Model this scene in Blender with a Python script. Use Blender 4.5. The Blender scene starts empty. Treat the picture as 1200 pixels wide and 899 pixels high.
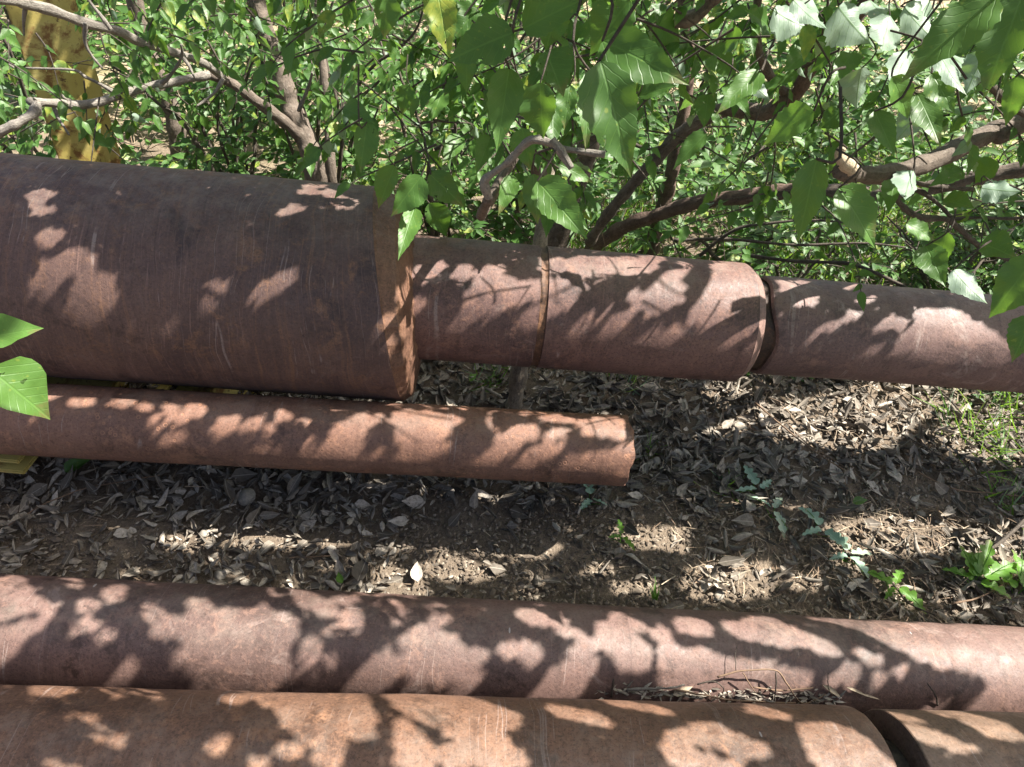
import bpy, bmesh, math, random
import numpy as np
from mathutils import Vector, Matrix, noise
random.seed(11); rng = np.random.default_rng(11)
SC = bpy.context.scene
COL = SC.collection
R_ = math.radians

# ------------------------------------------------------------------ camera
CH, PITCH, ROLL, FPX = 1.6, R_(39.976), R_(5.262), 870.0
_f = np.array([0, math.cos(PITCH), -math.sin(PITCH)]); _r = np.array([1., 0, 0]); _u = np.cross(_r, _f)
CR = math.cos(ROLL)*_r + math.sin(ROLL)*_u
CU = -math.sin(ROLL)*_r + math.cos(ROLL)*_u
CP = np.array([0, 0, CH])
cam = bpy.data.cameras.new('camera'); camo = bpy.data.objects.new('camera', cam); COL.objects.link(camo)
cam.sensor_fit = 'HORIZONTAL'; cam.sensor_width = 36; cam.lens = 36*FPX/1200
cam.clip_start = .02; cam.clip_end = 500
camo.matrix_world = Matrix(((CR[0], CU[0], -_f[0], 0), (CR[1], CU[1], -_f[1], 0), (CR[2], CU[2], -_f[2], CH), (0, 0, 0, 1)))
SC.camera = camo

# ------------------------------------------------------------------ sky and sun
SUN = np.array([.55, .10, .82]); SUN /= np.linalg.norm(SUN)
w = bpy.data.worlds.new('World'); SC.world = w; w.use_nodes = True
wn = w.node_tree.nodes; sky = wn.new('ShaderNodeTexSky'); sky.sky_type = 'NISHITA'; sky.sun_disc = False; sky.dust_density = 3.5; sky.ozone_density = .6
sky.sun_elevation = math.asin(SUN[2]); sky.sun_rotation = math.atan2(SUN[0], SUN[1])
bg = wn['Background']; bg.inputs['Strength'].default_value = .062
w.node_tree.links.new(sky.outputs[0], bg.inputs[0])
sl = bpy.data.lights.new('sun', 'SUN'); sl.energy = 5.0; sl.angle = R_(.53); sl.color = (1, .95, .87)
so = bpy.data.objects.new('sun', sl); COL.objects.link(so); so.location = (4, 1, 6)
so.rotation_euler = Vector(-SUN).to_track_quat('-Z', 'Y').to_euler()
SC.view_settings.view_transform = 'Standard'; SC.view_settings.look = 'None'
SC.view_settings.gamma = 1; SC.view_settings.use_curve_mapping = False
SC.view_settings.exposure = 1.68

# ------------------------------------------------------------------ geometry of the place
def ray(px, py):
    d = (px-600)/FPX*CR + (449.5-py)/FPX*CU + _f
    return d/np.linalg.norm(d)
def at(px, py, Y):                      # the point of a line of sight that stands Y metres away
    d = ray(px, py); return CP + d*(Y/d[1])
def proj(P):
    P = np.asarray(P, float); d = P-CP; z = d@_f
    return np.stack([600+FPX*(d@CR)/z, 449.5-FPX*(d@CU)/z], -1)
def gz(x, y):
    x = np.asarray(x, float); y = np.asarray(y, float)
    return (-.04*np.clip(x, -3, 3) + .008*np.sin(3.1*x+1.3*y)*np.sin(2.3*y+.7) + .006*np.sin(7.3*x-2)*np.sin(6.1*y+x))
class Pipe:
    def __init__(s, y, z, yaw, tilt):
        yaw, tilt = R_(yaw), R_(tilt)
        s.a = np.array([math.cos(yaw)*math.cos(tilt), math.sin(yaw)*math.cos(tilt), math.sin(tilt)])
        s.n = np.array([-math.sin(yaw), math.cos(yaw), 0]); s.u = np.cross(s.a, s.n); s.c = np.array([0, y, z])
    def mat(s):
        m = Matrix.Identity(4)
        for i, v in enumerate((s.a, s.n, s.u)):
            for j in range(3): m[j][i] = v[j]
        for j in range(3): m[j][3] = s.c[j]
        return m
    def P(s, sx, t, r): return s.c + sx*s.a + r*(math.cos(t)*s.n + math.sin(t)*s.u)
PA = Pipe(1.7610, .4135, 3.993, -1.766); RA, RB, RC, SA, SB = .2935, .1727, .1423, -.3494, .6461
PD = Pipe(1.4206, .1951, 3.578, -.406); RD, SD = .0951, .3249
KR = .91                                            # the racked pipes stand a little nearer and higher than first judged
PA.c = CP+KR*(PA.c-CP); PD.c = CP+.93*(PD.c-CP)
RA, RB, RC, SA, SB = (v*KR for v in (RA, RB, RC, SA, SB)); RD, SD = RD*.93, SD*.93
PE = Pipe(.8536, .1150, 4.779, -3.251); RE = .115
PF = Pipe(.5482, .1650, 5.053, -1.949); RF, RG, SF = .165, .159, .7281
CYL = [(PA, RA, -2.6, SA), (PA, RA-.006, SA, SA+.055), (PA, RB, SA, SB), (PA, RC, SB, 3.2), (PD, RD, -2.6, SD), (PE, RE, -2.6, 3.0), (PF, RF, -2.6, SF), (PF, RG, SF, 3.0)]
def hit_cyl(o, d, cyl, tmin):           # o, d: (N,3)
    p, r, s0, s1 = cyl
    oc = o-p.c; dn = d@p.n; du = d@p.u; on = oc@p.n; ou = oc@p.u
    A = dn*dn+du*du; B = on*dn+ou*du; C = on*on+ou*ou-r*r
    D = B*B-A*C; t = np.where(D > 0, (-B-np.sqrt(np.maximum(D, 0)))/A, np.inf)
    s = oc@p.a + np.where(np.isfinite(t), t, 0)*(d@p.a)
    return np.where((t > tmin) & (s >= s0) & (s <= s1), t, np.inf)
# ------------------------------------------------------------------ helpers
def link(name, me, mat=None, parent=None):
    o = bpy.data.objects.new(name, me); COL.objects.link(o)
    if mat: o.data.materials.append(mat)
    if parent: o.parent = parent
    return o
def tag(o, label=None, cat=None, group=None, kind=None):
    if label: o['label'] = label
    if cat: o['category'] = cat
    if group: o['group'] = group
    if kind: o['kind'] = kind
    return o
def empty(name, loc, label, cat, group=None):
    o = bpy.data.objects.new(name, None); COL.objects.link(o); o.location = [float(v) for v in loc]; o.empty_display_size = .05
    return tag(o, label, cat, group)
def mesh_np(name, V, faces4, uv=None, attrs=None, smooth=True):
    """V (n,3), faces4 (m,4 or m,3) numpy -> mesh; uv (n,2) per vertex; attrs dict name->(n,)"""
    me = bpy.data.meshes.new(name); V = np.ascontiguousarray(V, np.float32); F = np.ascontiguousarray(faces4, np.int32)
    m, k = F.shape
    me.vertices.add(len(V)); me.vertices.foreach_set('co', V.ravel())
    me.loops.add(m*k); me.loops.foreach_set('vertex_index', F.ravel())
    me.polygons.add(m); me.polygons.foreach_set('loop_start', np.arange(0, m*k, k, dtype=np.int32))
    me.polygons.foreach_set('use_smooth', np.full(m, smooth))
    me.update(calc_edges=True)
    if uv is not None:
        l = me.uv_layers.new(name='UVMap'); l.data.foreach_set('uv', np.ascontiguousarray(uv[F.ravel()], np.float32).ravel())
    for kx, v in (attrs or {}).items():
        a = me.attributes.new(kx, 'FLOAT', 'POINT'); a.data.foreach_set('value', np.ascontiguousarray(v, np.float32))
    me.validate()
    return me
class Tubes:
    """collects curved tapering tubes with knobbly sides; build() links them as one mesh"""
    def __init__(s): s.V = []; s.F = []; s.n = 0; s.UV = []
    def add(s, pts, r0, r1=None, sides=8, sub=4, wob=.0, cap=True, rough=.0):
        pts = [Vector([float(c) for c in p]) for p in pts]; r1 = r0 if r1 is None else r1
        P = []; n = len(pts)
        for i in range(n-1):
            a, b, c, d = pts[max(i-1, 0)], pts[i], pts[i+1], pts[min(i+2, n-1)]
            for k in range(sub):
                t = k/sub
                P.append(.5*((2*b)+(c-a)*t+(2*a-5*b+4*c-d)*t*t+(-a+3*b-3*c+d)*t**3))
        P.append(pts[-1]); N = len(P)
        if wob:
            for i in range(1, N-1):
                P[i] = P[i] + Vector((random.uniform(-1, 1), random.uniform(-1, 1), random.uniform(-1, 1)))*wob
        tan = [(P[min(i+1, N-1)]-P[max(i-1, 0)]).normalized() for i in range(N)]
        ref = Vector((0, 0, 1)) if abs(tan[0].z) < .9 else Vector((1, 0, 0))
        base = s.n; L = 0
        for i in range(N):
            x = tan[i].cross(ref)
            if x.length < 1e-4: x = tan[i].orthogonal()
            x.normalize(); y = tan[i].cross(x); ref = x.cross(tan[i])
            r = r0+(r1-r0)*i/(N-1)
            if i: L += (P[i]-P[i-1]).length
            rk = r*(1+rough*1.5*noise.noise((L*22, base*.37, 0))+rough*.7*noise.noise((L*70, base*.37, 4)))
            for k in range(sides):
                a = 2*math.pi*k/sides
                q = P[i]+(x*math.cos(a)+y*math.sin(a))*rk*(1+rough*1.1*noise.noise((L*30, math.cos(a)*1.6+base, math.sin(a)*1.6)))
                s.V.append(tuple(q)); s.UV.append((L, k/sides))
        s.n += N*sides
        for i in range(N-1):
            for k in range(sides):
                k2 = (k+1) % sides
                s.F.append((base+i*sides+k, base+i*sides+k2, base+(i+1)*sides+k2, base+(i+1)*sides+k))
        if cap:
            for i0 in (base, base+(N-1)*sides):
                s.V.append(tuple(P[0] if i0 == base else P[-1])); s.UV.append((0, 0)); c = s.n; s.n += 1
                for k in range(sides):
                    k2 = (k+1) % sides
                    s.F.append((i0+k, i0+k2, c, c) if i0 != base else (i0+k2, i0+k, c, c))
        return P
    def build(s, name, mat, parent=None, origin=None):
        me = bpy.data.meshes.new(name); V = s.V
        if origin is not None:
            o_ = origin; V = [(a-o_[0], b-o_[1], c-o_[2]) for a, b, c in V]
        me.from_pydata(V, [], [tuple(dict.fromkeys(f)) for f in s.F])
        l = me.uv_layers.new(name='UVMap')
        vi = np.empty(len(me.loops), np.int32); me.loops.foreach_get('vertex_index', vi)
        l.data.foreach_set('uv', np.array(s.UV, np.float32)[vi].ravel())
        for p in me.polygons: p.use_smooth = True
        return link(name, me, mat, parent)
class Leaves:
    """collects leaf blades (base, axis, normal, length, width, curl, fold, tone); one mesh"""
    def __init__(s): s.L = []
    def add(s, base, axis, nrm, ln, wd, curl=0, fold=.15, tone=None):
        s.L.append((*map(float, base), *map(float, axis), *map(float, nrm), ln, wd, curl, fold, random.random() if tone is None else tone))
    def mesh(s, name, rows=6, half=1, origin=None, prof=None, roll=False, twist=0.):
        A = np.array(s.L); N = len(A)
        d = A[:, 3:6]; d = d/np.linalg.norm(d, axis=1)[:, None]
        n = A[:, 6:9]; n = n-(n*d).sum(1)[:, None]*d; n = n/(np.linalg.norm(n, axis=1)[:, None]+1e-9)
        b = np.cross(d, n)
        t = np.linspace(0, 1, rows+1); wv = np.linspace(-1, 1, 2*half+1)
        skew = (.22*np.sin(A[:, 13]*91))[:, None]
        pf = prof(t) if prof else leaf_prof(t)
        T, Wv = np.meshgrid(t, wv, indexing='ij'); PF = np.repeat(pf[:, None], len(wv), 1)
        T, Wv, PF = T.ravel(), Wv.ravel(), PF.ravel()
        ln, wd, cu, fo, tone = (A[:, i][:, None] for i in range(9, 14))
        ph = (A[:, 13]*37 % 6.28)[:, None]
        ax = T*ln*(1-.12*np.abs(cu)*T); sd = Wv*PF*wd*.5*(1+skew*np.sign(Wv))
        if rows > 11: sd = sd*(1+.05*np.where((np.arange(len(T))//len(wv)) % 2, 1, -1))
        wav = .075*wd*np.sin(T*15+ph+Wv*2)*np.abs(Wv)*PF
        if roll:                                  # dead leaves roll up across their width
            rl = fo*2.6; ang = Wv*PF*rl
            sd = np.sin(ang)/(rl+1e-6)*wd*.5; hh = (1-np.cos(ang))/(rl+1e-6)*wd*.5
        else:
            hh = np.abs(sd)*fo*2
        tw = twist*np.sin(ph)*T*2
        sd, hh = sd*np.cos(tw)-hh*np.sin(tw), sd*np.sin(tw)+hh*np.cos(tw)
        up = hh + wav - cu*ln*T**2*.55
        V = A[:, None, 0:3] + ax[..., None]*d[:, None] + sd[..., None]*b[:, None] + up[..., None]*n[:, None]
        k = len(wv); m = len(T); F = []
        for i in range(rows):
            for j in range(k-1):
                F.append((i*k+j, i*k+j+1, (i+1)*k+j+1, (i+1)*k+j))
        F = (np.array(F)[None]+np.arange(N)[:, None, None]*m).reshape(-1, 4)
        uv = np.stack([np.tile((Wv*PF+1)/2, N), np.tile(T, N)], 1)
        V = V.reshape(-1, 3)
        if origin is not None: V = V-np.array(origin)
        return mesh_np(name, V, F, uv, {'tone': np.repeat(A[:, 13], m)})
    def build(s, name, mat, parent=None, stalks=None, **k):
        if parent is not None and stalks is not None:
            k.setdefault('origin', tuple(parent.location)); me = s.mesh(name, **k)
            so_ = stalks.build('stalk', M_TWIG, None, k['origin']); m2 = so_.data
            m2.polygons.foreach_set('material_index', np.ones(len(m2.polygons), np.int32))
            bm = bmesh.new(); bm.from_mesh(me); bm.from_mesh(m2); bm.to_mesh(me); bm.free(); bpy.data.objects.remove(so_)
            o = link(name, me, mat, parent); o.data.materials.append(M_TWIG); return o
        if parent is not None: k.setdefault('origin', tuple(parent.location))
        return link(name, s.mesh(name, **k), mat, parent)
def leaf_prof(t):                                   # ovate with a long drawn-out point
    p = np.power(np.clip(t, 0, 1), .62)*np.power(np.clip(1-t, 0, 1), 1.35)
    p = p/p.max(); p[0] = .06; p[-1] = 0.0
    return p
# ------------------------------------------------------------------ materials
class NT:
    def __init__(s, name):
        s.m = bpy.data.materials.new(name); s.m.use_nodes = True; s.t = s.m.node_tree; s.N = s.t.nodes; s.N.clear()
        s.out = s.n('ShaderNodeOutputMaterial')
    def n(s, ty, **kw):
        x = s.N.new(ty)
        for k, v in kw.items(): setattr(x, k, v)
        return x
    def set(s, sock, v):
        if isinstance(v, bpy.types.NodeSocket): s.t.links.new(v, sock)
        elif v is not None:
            if isinstance(v, tuple) and len(v) == 3 and sock.type == 'RGBA': v = (*v, 1)
            sock.default_value = v
    def noise(s, vec, scale, det=4, rough=.6, dist=0):
        x = s.n('ShaderNodeTexNoise'); s.set(x.inputs['Vector'], vec); s.set(x.inputs['Scale'], scale); s.set(x.inputs['Detail'], det)
        s.set(x.inputs['Roughness'], rough); s.set(x.inputs['Distortion'], dist); return x.outputs['Fac']
    def voro(s, vec, scale, feat='F1', rnd=1):
        x = s.n('ShaderNodeTexVoronoi', feature=feat); s.set(x.inputs['Vector'], vec); s.set(x.inputs['Scale'], scale); s.set(x.inputs['Randomness'], rnd); return x
    def ramp(s, f, stops):
        x = s.n('ShaderNodeValToRGB'); s.set(x.inputs[0], f); e = x.color_ramp.elements
        while len(e) < len(stops): e.new(.5)
        for q, (p, c) in zip(e, stops):
            q.position = p; q.color = (c, c, c, 1) if not isinstance(c, tuple) else (*c, 1)
        return x.outputs[0]
    def mix(s, f, a, b, mode='MIX'):
        x = s.n('ShaderNodeMix', data_type='RGBA', blend_type=mode); s.set(x.inputs[0], f); s.set(x.inputs[6], a); s.set(x.inputs[7], b); return x.outputs[2]
    def math(s, op, a, b=None, c=None):
        x = s.n('ShaderNodeMath', operation=op)
        s.set(x.inputs[0], a)
        if b is not None: s.set(x.inputs[1], b)
        if c is not None: s.set(x.inputs[2], c)
        return x.outputs[0]
    def map(s, vec, scale=(1, 1, 1), rot=(0, 0, 0), loc=(0, 0, 0)):
        x = s.n('ShaderNodeMapping'); s.set(x.inputs['Vector'], vec); x.inputs['Scale'].default_value = scale
        x.inputs['Rotation'].default_value = rot; x.inputs['Location'].default_value = loc; return x.outputs[0]
    def bump(s, h, st=.3, dist=.002, nrm=None):
        x = s.n('ShaderNodeBump'); s.set(x.inputs['Height'], h); x.inputs['Strength'].default_value = st; x.inputs['Distance'].default_value = dist
        if nrm is not None: s.set(x.inputs['Normal'], nrm)
        return x.outputs[0]
    def bsdf(s, col, rough, nrm=None, spec=.5, metal=0):
        x = s.n('ShaderNodeBsdfPrincipled'); s.set(x.inputs['Base Color'], col); s.set(x.inputs['Roughness'], rough)
        x.inputs['Specular IOR Level'].default_value = spec; s.set(x.inputs['Metallic'], metal)
        if nrm is not None: s.set(x.inputs['Normal'], nrm)
        return x.outputs[0]
    def done(s, sh): s.t.links.new(sh, s.out.inputs[0]); return s.m

def rust(name, dark, mid, hot, streak=.5, pits=.0, grain=.5, seed=0., pale=.1, helix=.35, drip=.4):
    k = NT(name)
    ob0 = k.n('ShaderNodeTexCoord').outputs['Object']; uv = k.n('ShaderNodeTexCoord').outputs['UV']
    ob = k.map(ob0, loc=(seed, seed*.7, seed*1.3)); uv = k.map(uv, loc=(seed*.37, seed*.21, 0))
    big = k.noise(ob, 2.3, 7, .68, 1.1); med = k.noise(ob, 11, 7, .7, .5); fine = k.noise(ob, 190, 3, .8); fin2 = k.noise(ob, 115, 5, .8)
    sc = k.noise(ob, 34, 6, .72, .3)
    col = k.mix(k.ramp(big, [(.36, 0.), (.62, 1.)]), dark, mid)
    # sharp-edged blooms of fresh rust, and old dark scale between them
    col = k.mix(k.math('MULTIPLY', k.ramp(k.math('ADD', k.math('MULTIPLY', med, .65), k.math('MULTIPLY', sc, .35)), [(.525, 0.), (.60, 1.)]), k.ramp(big, [(.40, .75), (.62, .15)])), col, hot)
    col = k.mix(k.ramp(k.math('ADD', k.math('MULTIPLY', k.noise(k.map(ob, loc=(3, 9, 4)), 7, 6, .7, .6), .7), k.math('MULTIPLY', sc, .3)), [(.385, .75), (.46, 0.)]), col, tuple(c*.55 for c in dark))
    # scratches and mill marks round the pipe, in bundles
    msk = k.ramp(k.noise(k.map(ob, scale=(1, 1, 1), loc=(1, 5, 2)), 3.1, 4, .6, .5), [(.42, 0.), (.60, 1.)])
    wv = k.noise(uv, 5, 2, .5); vv = k.n('ShaderNodeVectorMath', operation='ADD'); k.set(vv.inputs[0], uv)
    cmb = k.n('ShaderNodeCombineXYZ'); k.set(cmb.inputs[0], k.math('MULTIPLY', wv, .05)); k.set(vv.inputs[1], cmb.outputs[0]); uvw = vv.outputs[0]
    st1 = k.noise(k.map(uvw, scale=(70, 1.6, 1), rot=(0, 0, helix*.25)), 1, 6, .7); st2 = k.noise(k.map(uvw, scale=(260, 7, 1), rot=(0, 0, helix)), 1, 4, .65)
    col = k.mix(k.math('MULTIPLY', k.math('MULTIPLY', k.ramp(st1, [(.52, 0.), (.66, 1.)]), msk), streak*.8), col, hot)
    col = k.mix(k.math('MULTIPLY', k.math('MULTIPLY', k.ramp(st2, [(.56, 0.), (.70, 1.)]), k.math('SUBTRACT', 1.15, msk)), streak*.7), col, tuple(min(1, c*2.2) for c in mid))
    col = k.mix(k.math('MULTIPLY', k.ramp(st1, [(.30, 1.), (.42, 0.)]), streak*.6), col, tuple(c*.5 for c in dark))
    rdg = k.math('ABSOLUTE', k.math('SUBTRACT', k.noise(k.map(uvw, scale=(30, .9, 1), rot=(0, 0, helix*.6), loc=(4, 2, 0)), 1, 1, .4), .5))
    scr = k.math('MULTIPLY', k.ramp(rdg, [(.0025, 1.), (.007, 0.)]), k.ramp(k.noise(k.map(ob, loc=(2, 8, 6)), 6, 4, .7), [(.52, 0.), (.60, 1.)]))
    col = k.mix(k.math('MULTIPLY', scr, .55), col, (.34, .27, .24))
    # water runs
    dr = k.noise(k.map(uv, scale=(26, 1.1, 1)), 1, 5, .65, .4)
    col = k.mix(k.math('MULTIPLY', k.ramp(dr, [(.55, 0.), (.70, drip)]), 1.), col, tuple(c*.6 for c in dark))
    # grain
    col = k.mix(k.math('MULTIPLY', k.ramp(fine, [(.36, 1.), (.5, 0.)]), grain*.95), col, tuple(c*.4 for c in dark))
    col = k.mix(k.math('MULTIPLY', k.ramp(fin2, [(.52, 0.), (.72, 1.)]), grain*.7), col, tuple(min(1, c*1.35) for c in hot))
    # scuffs, and dust that has settled on the top side
    col = k.mix(k.math('MULTIPLY', k.ramp(k.noise(k.map(ob, loc=(7, 3, 1)), 8, 7, .75, 1.2), [(.58, 0.), (.70, 1.)]), pale), col, (.40, .31, .27))
    gn = k.n('ShaderNodeSeparateXYZ'); k.set(gn.inputs[0], k.n('ShaderNodeNewGeometry').outputs['Normal'])
    col = k.mix(k.math('MULTIPLY', k.math('MULTIPLY', k.ramp(gn.outputs[2], [(.72, 0.), (1., 1.)]), k.ramp(k.noise(ob, 16, 6, .75), [(.45, 0.), (.68, 1.)])), .28), col, (.33, .27, .22))
    sv = k.voro(k.map(uv, scale=(1, .3, 1), rot=(0, 0, 1.1)), 9)
    col = k.mix(k.math('MULTIPLY', k.math('LESS_THAN', sv.outputs['Distance'], .022), .6), col, (.5, .46, .44))
    h = k.math('ADD', k.math('MULTIPLY', fine, .35), k.math('MULTIPLY', fin2, .6))
    if pits:
        pv = k.voro(ob, 62); rg = k.math('ABSOLUTE', k.math('SUBTRACT', pv.outputs['Distance'], .26))
        on = k.math('GREATER_THAN', k.n_sep(pv.outputs['Color']), .55)
        pm = k.math('MULTIPLY', k.math('MULTIPLY', k.ramp(rg, [(.02, 1.), (.11, 0.)]), on), k.ramp(k.noise(ob, 4.5, 3), [(.42, 0.), (.6, 1.)]))
        col = k.mix(k.math('MULTIPLY', pm, pits), col, hot); h = k.math('SUBTRACT', h, k.math('MULTIPLY', pm, .6))
    nb = k.bump(h, .6, .0018); nb = k.bump(k.math('ADD', med, k.math('MULTIPLY', sc, .5)), .35, .006, nb); nb = k.bump(k.math('MULTIPLY', st1, streak), .25, .002, nb)
    rg = k.ramp(sc, [(.35, .46), (.65, .72)])
    return k.done(k.bsdf(col, rg, nb, .4))
NT.n_sep = lambda s, c: (lambda x: (s.set(x.inputs[0], c), x.outputs[0])[1])(s.n('ShaderNodeSeparateColor'))

M_A = rust('rust_barrel', (.076, .047, .043), (.135, .080, .064), (.22, .115, .065), streak=.8, grain=.45, seed=1.3, pale=.12)
M_B = rust('rust_middle', (.090, .052, .047), (.178, .102, .085), (.28, .15, .105), streak=.3, grain=.6, seed=4.1, pale=.35)
M_C = rust('rust_narrow', (.115, .072, .066), (.195, .122, .106), (.26, .155, .12), streak=.2, grain=.55, seed=7.7, pale=.5, drip=.5)
M_D = rust('rust_pitted', (.125, .064, .045), (.210, .112, .078), (.32, .16, .095), streak=.1, pits=.9, grain=.55, seed=11., pale=.12)
M_E = rust('rust_front', (.084, .053, .044), (.165, .102, .086), (.26, .15, .11), streak=.1, grain=.5, seed=15., pale=.4, drip=.5)
M_F = rust('rust_orange', (.095, .052, .034), (.175, .096, .062), (.28, .145, .082), streak=.12, grain=.6, seed=19., pale=.1, drip=.5)
M_G = rust('rust_flake', (.10, .062, .040), (.175, .11, .075), (.27, .16, .10), streak=.1, grain=.6, seed=23., pale=.2)
M_HOT = rust('rust_cut_edge', (.088, .046, .031), (.165, .085, .054), (.30, .16, .095), streak=.7, grain=.5, seed=29., pale=.15)
M_BAND = rust('rust_weld', (.06, .032, .022), (.12, .06, .036), (.26, .13, .065), streak=.3, grain=.6, seed=51., pale=.1)
M_LIP = rust('rust_bevel', (.16, .10, .085), (.25, .16, .135), (.33, .20, .155), streak=.2, grain=.5, seed=37., pale=.5)
M_DK = rust('rust_recess_shaded', (.028, .018, .014), (.055, .034, .024), (.14, .07, .038), streak=.3, grain=.5, seed=31., pale=.04)  # recess rust darkened so its colour holds the shade of the gap

def leaf_mat(name, d, l, yel, trans, rough=.4, tr=.38, under=(.27, .35, .28), holes=False):  # under: pale leaf underside, lightened further to paint sun glare
    k = NT(name); uv = k.n('ShaderNodeTexCoord').outputs['UV']
    a = k.n('ShaderNodeAttribute', attribute_name='tone').outputs['Fac']
    sx = k.n('ShaderNodeSeparateXYZ'); k.set(sx.inputs[0], uv); u, v = sx.outputs[0], sx.outputs[1]
    ob = k.n('ShaderNodeTexCoord').outputs['Object']
    col = k.mix(k.ramp(a, [(0., 0.), (.85, 1.)]), d, l)
    blot = k.noise(ob, 60, 3, .6)
    col = k.mix(k.math('MULTIPLY', k.math('GREATER_THAN', a, .93), k.ramp(blot, [(.42, .2), (.6, 1.)])), col, yel)
    col = k.mix(k.math('MULTIPLY', k.ramp(k.noise(ob, 140, 2, .5), [(.66, 0.), (.72, 1.)]), .35), col, yel)
    au = k.math('ABSOLUTE', k.math('SUBTRACT', u, .5))
    midv = k.ramp(au, [(.008, 1.), (.028, 0.)])
    saw = k.math('PINGPONG', k.math('SUBTRACT', k.math('MULTIPLY', v, 7.5), k.math('MULTIPLY', au, 5.)), .5)
    sv = k.ramp(saw, [(.0, 1.), (.09, 0.)])
    vein = k.math('MAXIMUM', midv, k.math('MULTIPLY', sv, .55))
    br = k.math('MULTIPLY', k.ramp(k.math('ADD', k.math('MULTIPLY', v, .6), k.math('MULTIPLY', k.noise(ob, 30, 4, .7), .5)), [(.70, 0.), (.78, 1.)]), k.math('GREATER_THAN', k.noise(ob, 6, 1), .53))
    col = k.mix(k.math('MULTIPLY', br, .7), col, (.16, .11, .045))
    col = k.mix(k.ramp(k.noise(ob, 22, 4, .6), [(.3, .35), (.6, 0.)]), col, tuple(c*.6 for c in d))
    col = k.mix(k.math('MULTIPLY', vein, .3), col, tuple(min(1, c*1.5+.015) for c in l))
    back = k.n('ShaderNodeNewGeometry').outputs['Backfacing']
    colb = k.mix(back, col, k.mix(k.math('SUBTRACT', .88, k.math('MULTIPLY', vein, .45)), col, under))
    nb = k.bump(k.math('SUBTRACT', k.math('MULTIPLY', k.noise(ob, 90, 2), .6), vein), .35, .0012)
    p = k.bsdf(colb, rough, nb, .45)
    t = k.n('ShaderNodeBsdfTranslucent'); k.set(t.inputs['Color'], k.mix(.75, col, trans)); 
    mx = k.n('ShaderNodeMixShader'); mx.inputs[0].default_value = tr
    k.t.links.new(p, mx.inputs[1]); k.t.links.new(t.outputs[0], mx.inputs[2])
    if holes:
        hn = k.noise(k.map(ob, loc=(3, 1, 8)), 75, 2, .5, .6); th = k.math('MULTIPLY', k.ramp(k.noise(ob, 9, 2), [(.5, 0.), (.62, 1.)]), k.math('GREATER_THAN', hn, .685))
        tp = k.n('ShaderNodeBsdfTransparent'); m2 = k.n('ShaderNodeMixShader'); k.set(m2.inputs[0], th); k.t.links.new(mx.outputs[0], m2.inputs[1]); k.t.links.new(tp.outputs[0], m2.inputs[2]); return k.done(m2.outputs[0])
    return k.done(mx.outputs[0])
M_LEAF = leaf_mat('hackberry_leaf', (.042, .105, .020), (.095, .20, .036), (.30, .34, .05), (.22, .42, .04), rough=.46, tr=.32, holes=True)
M_LEAF2 = leaf_mat('bush_leaf', (.038, .096, .022), (.088, .19, .038), (.28, .33, .05), (.21, .40, .04), rough=.46, tr=.32)
M_PALE = leaf_mat('silvery_weed_leaf', (.22, .34, .25), (.34, .47, .35), (.4, .42, .3), (.25, .4, .2), rough=.6, tr=.2)
M_FRESH = leaf_mat('fresh_weed_leaf', (.09, .22, .03), (.16, .33, .04), (.3, .4, .06), (.3, .5, .04), rough=.45, tr=.4)

def dead_mat(name, a, b, c):
    k = NT(name); t = k.n('ShaderNodeAttribute', attribute_name='tone').outputs['Fac']; uv = k.n('ShaderNodeTexCoord').outputs['UV']
    ob = k.n('ShaderNodeTexCoord').outputs['Object']
    col = k.ramp(t, [(0., a), (.55, b), (1., c)])
    col = k.mix(k.ramp(k.noise(ob, 120, 4, .7), [(.35, .55), (.65, 0.)]), col, tuple(x*.55 for x in a))
    sx = k.n('ShaderNodeSeparateXYZ'); k.set(sx.inputs[0], uv)
    au = k.math('ABSOLUTE', k.math('SUBTRACT', sx.outputs[0], .5))
    col = k.mix(k.math('MULTIPLY', k.ramp(au, [(.01, 1.), (.035, 0.)]), .4), col, c)
    p = k.bsdf(col, .75, k.bump(k.noise(ob, 150, 3), .4, .001), .25)
    return k.done(p)
M_DEAD = dead_mat('dead_leaf', (.105, .088, .070), (.25, .215, .172), (.58, .51, .42))
M_STRAW = dead_mat('straw', (.22, .145, .095), (.36, .27, .185), (.60, .50, .36))
M_CHIP = dead_mat('soil_crumb', (.115, .090, .068), (.22, .175, .13), (.42, .35, .27))

def bark(name, a, b, c, sc=1.):
    k = NT(name); ob = k.n('ShaderNodeTexCoord').outputs['Object']; uv = k.n('ShaderNodeTexCoord').outputs['UV']
    f = k.noise(ob, 26*sc, 6, .7, .3); g = k.noise(k.map(uv, scale=(14, 7, 1)), 2*sc, 5, .7, .6); q = k.noise(ob, 140*sc, 3, .7)
    col = k.mix(k.ramp(f, [(.35, 0.), (.65, 1.)]), a, b); col = k.mix(k.ramp(g, [(.55, 0.), (.72, .8)]), col, c)
    col = k.mix(k.ramp(q, [(.3, .6), (.5, 0.)]), col, tuple(x*.45 for x in a))
    return k.done(k.bsdf(col, .85, k.bump(k.math('ADD', k.math('ADD', f, g), k.math('MULTIPLY', q, .5)), .9, .005), .2))
M_BARK = bark('hackberry_bark', (.105, .084, .068), (.19, .152, .122), (.30, .26, .22))
M_BARKR = bark('reddish_bark', (.105, .072, .056), (.18, .125, .097), (.27, .215, .175))
M_GREY = bark('weathered_dead_wood', (.19, .168, .145), (.31, .28, .24), (.5, .46, .40), 1.5)
M_BARKL = bark('pale_young_bark', (.20, .165, .125), (.33, .28, .22), (.45, .39, .31), 1.3)
M_TWIG = bark('twig_bark', (.085, .07, .056), (.15, .125, .1), (.24, .2, .17), 2.)
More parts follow.
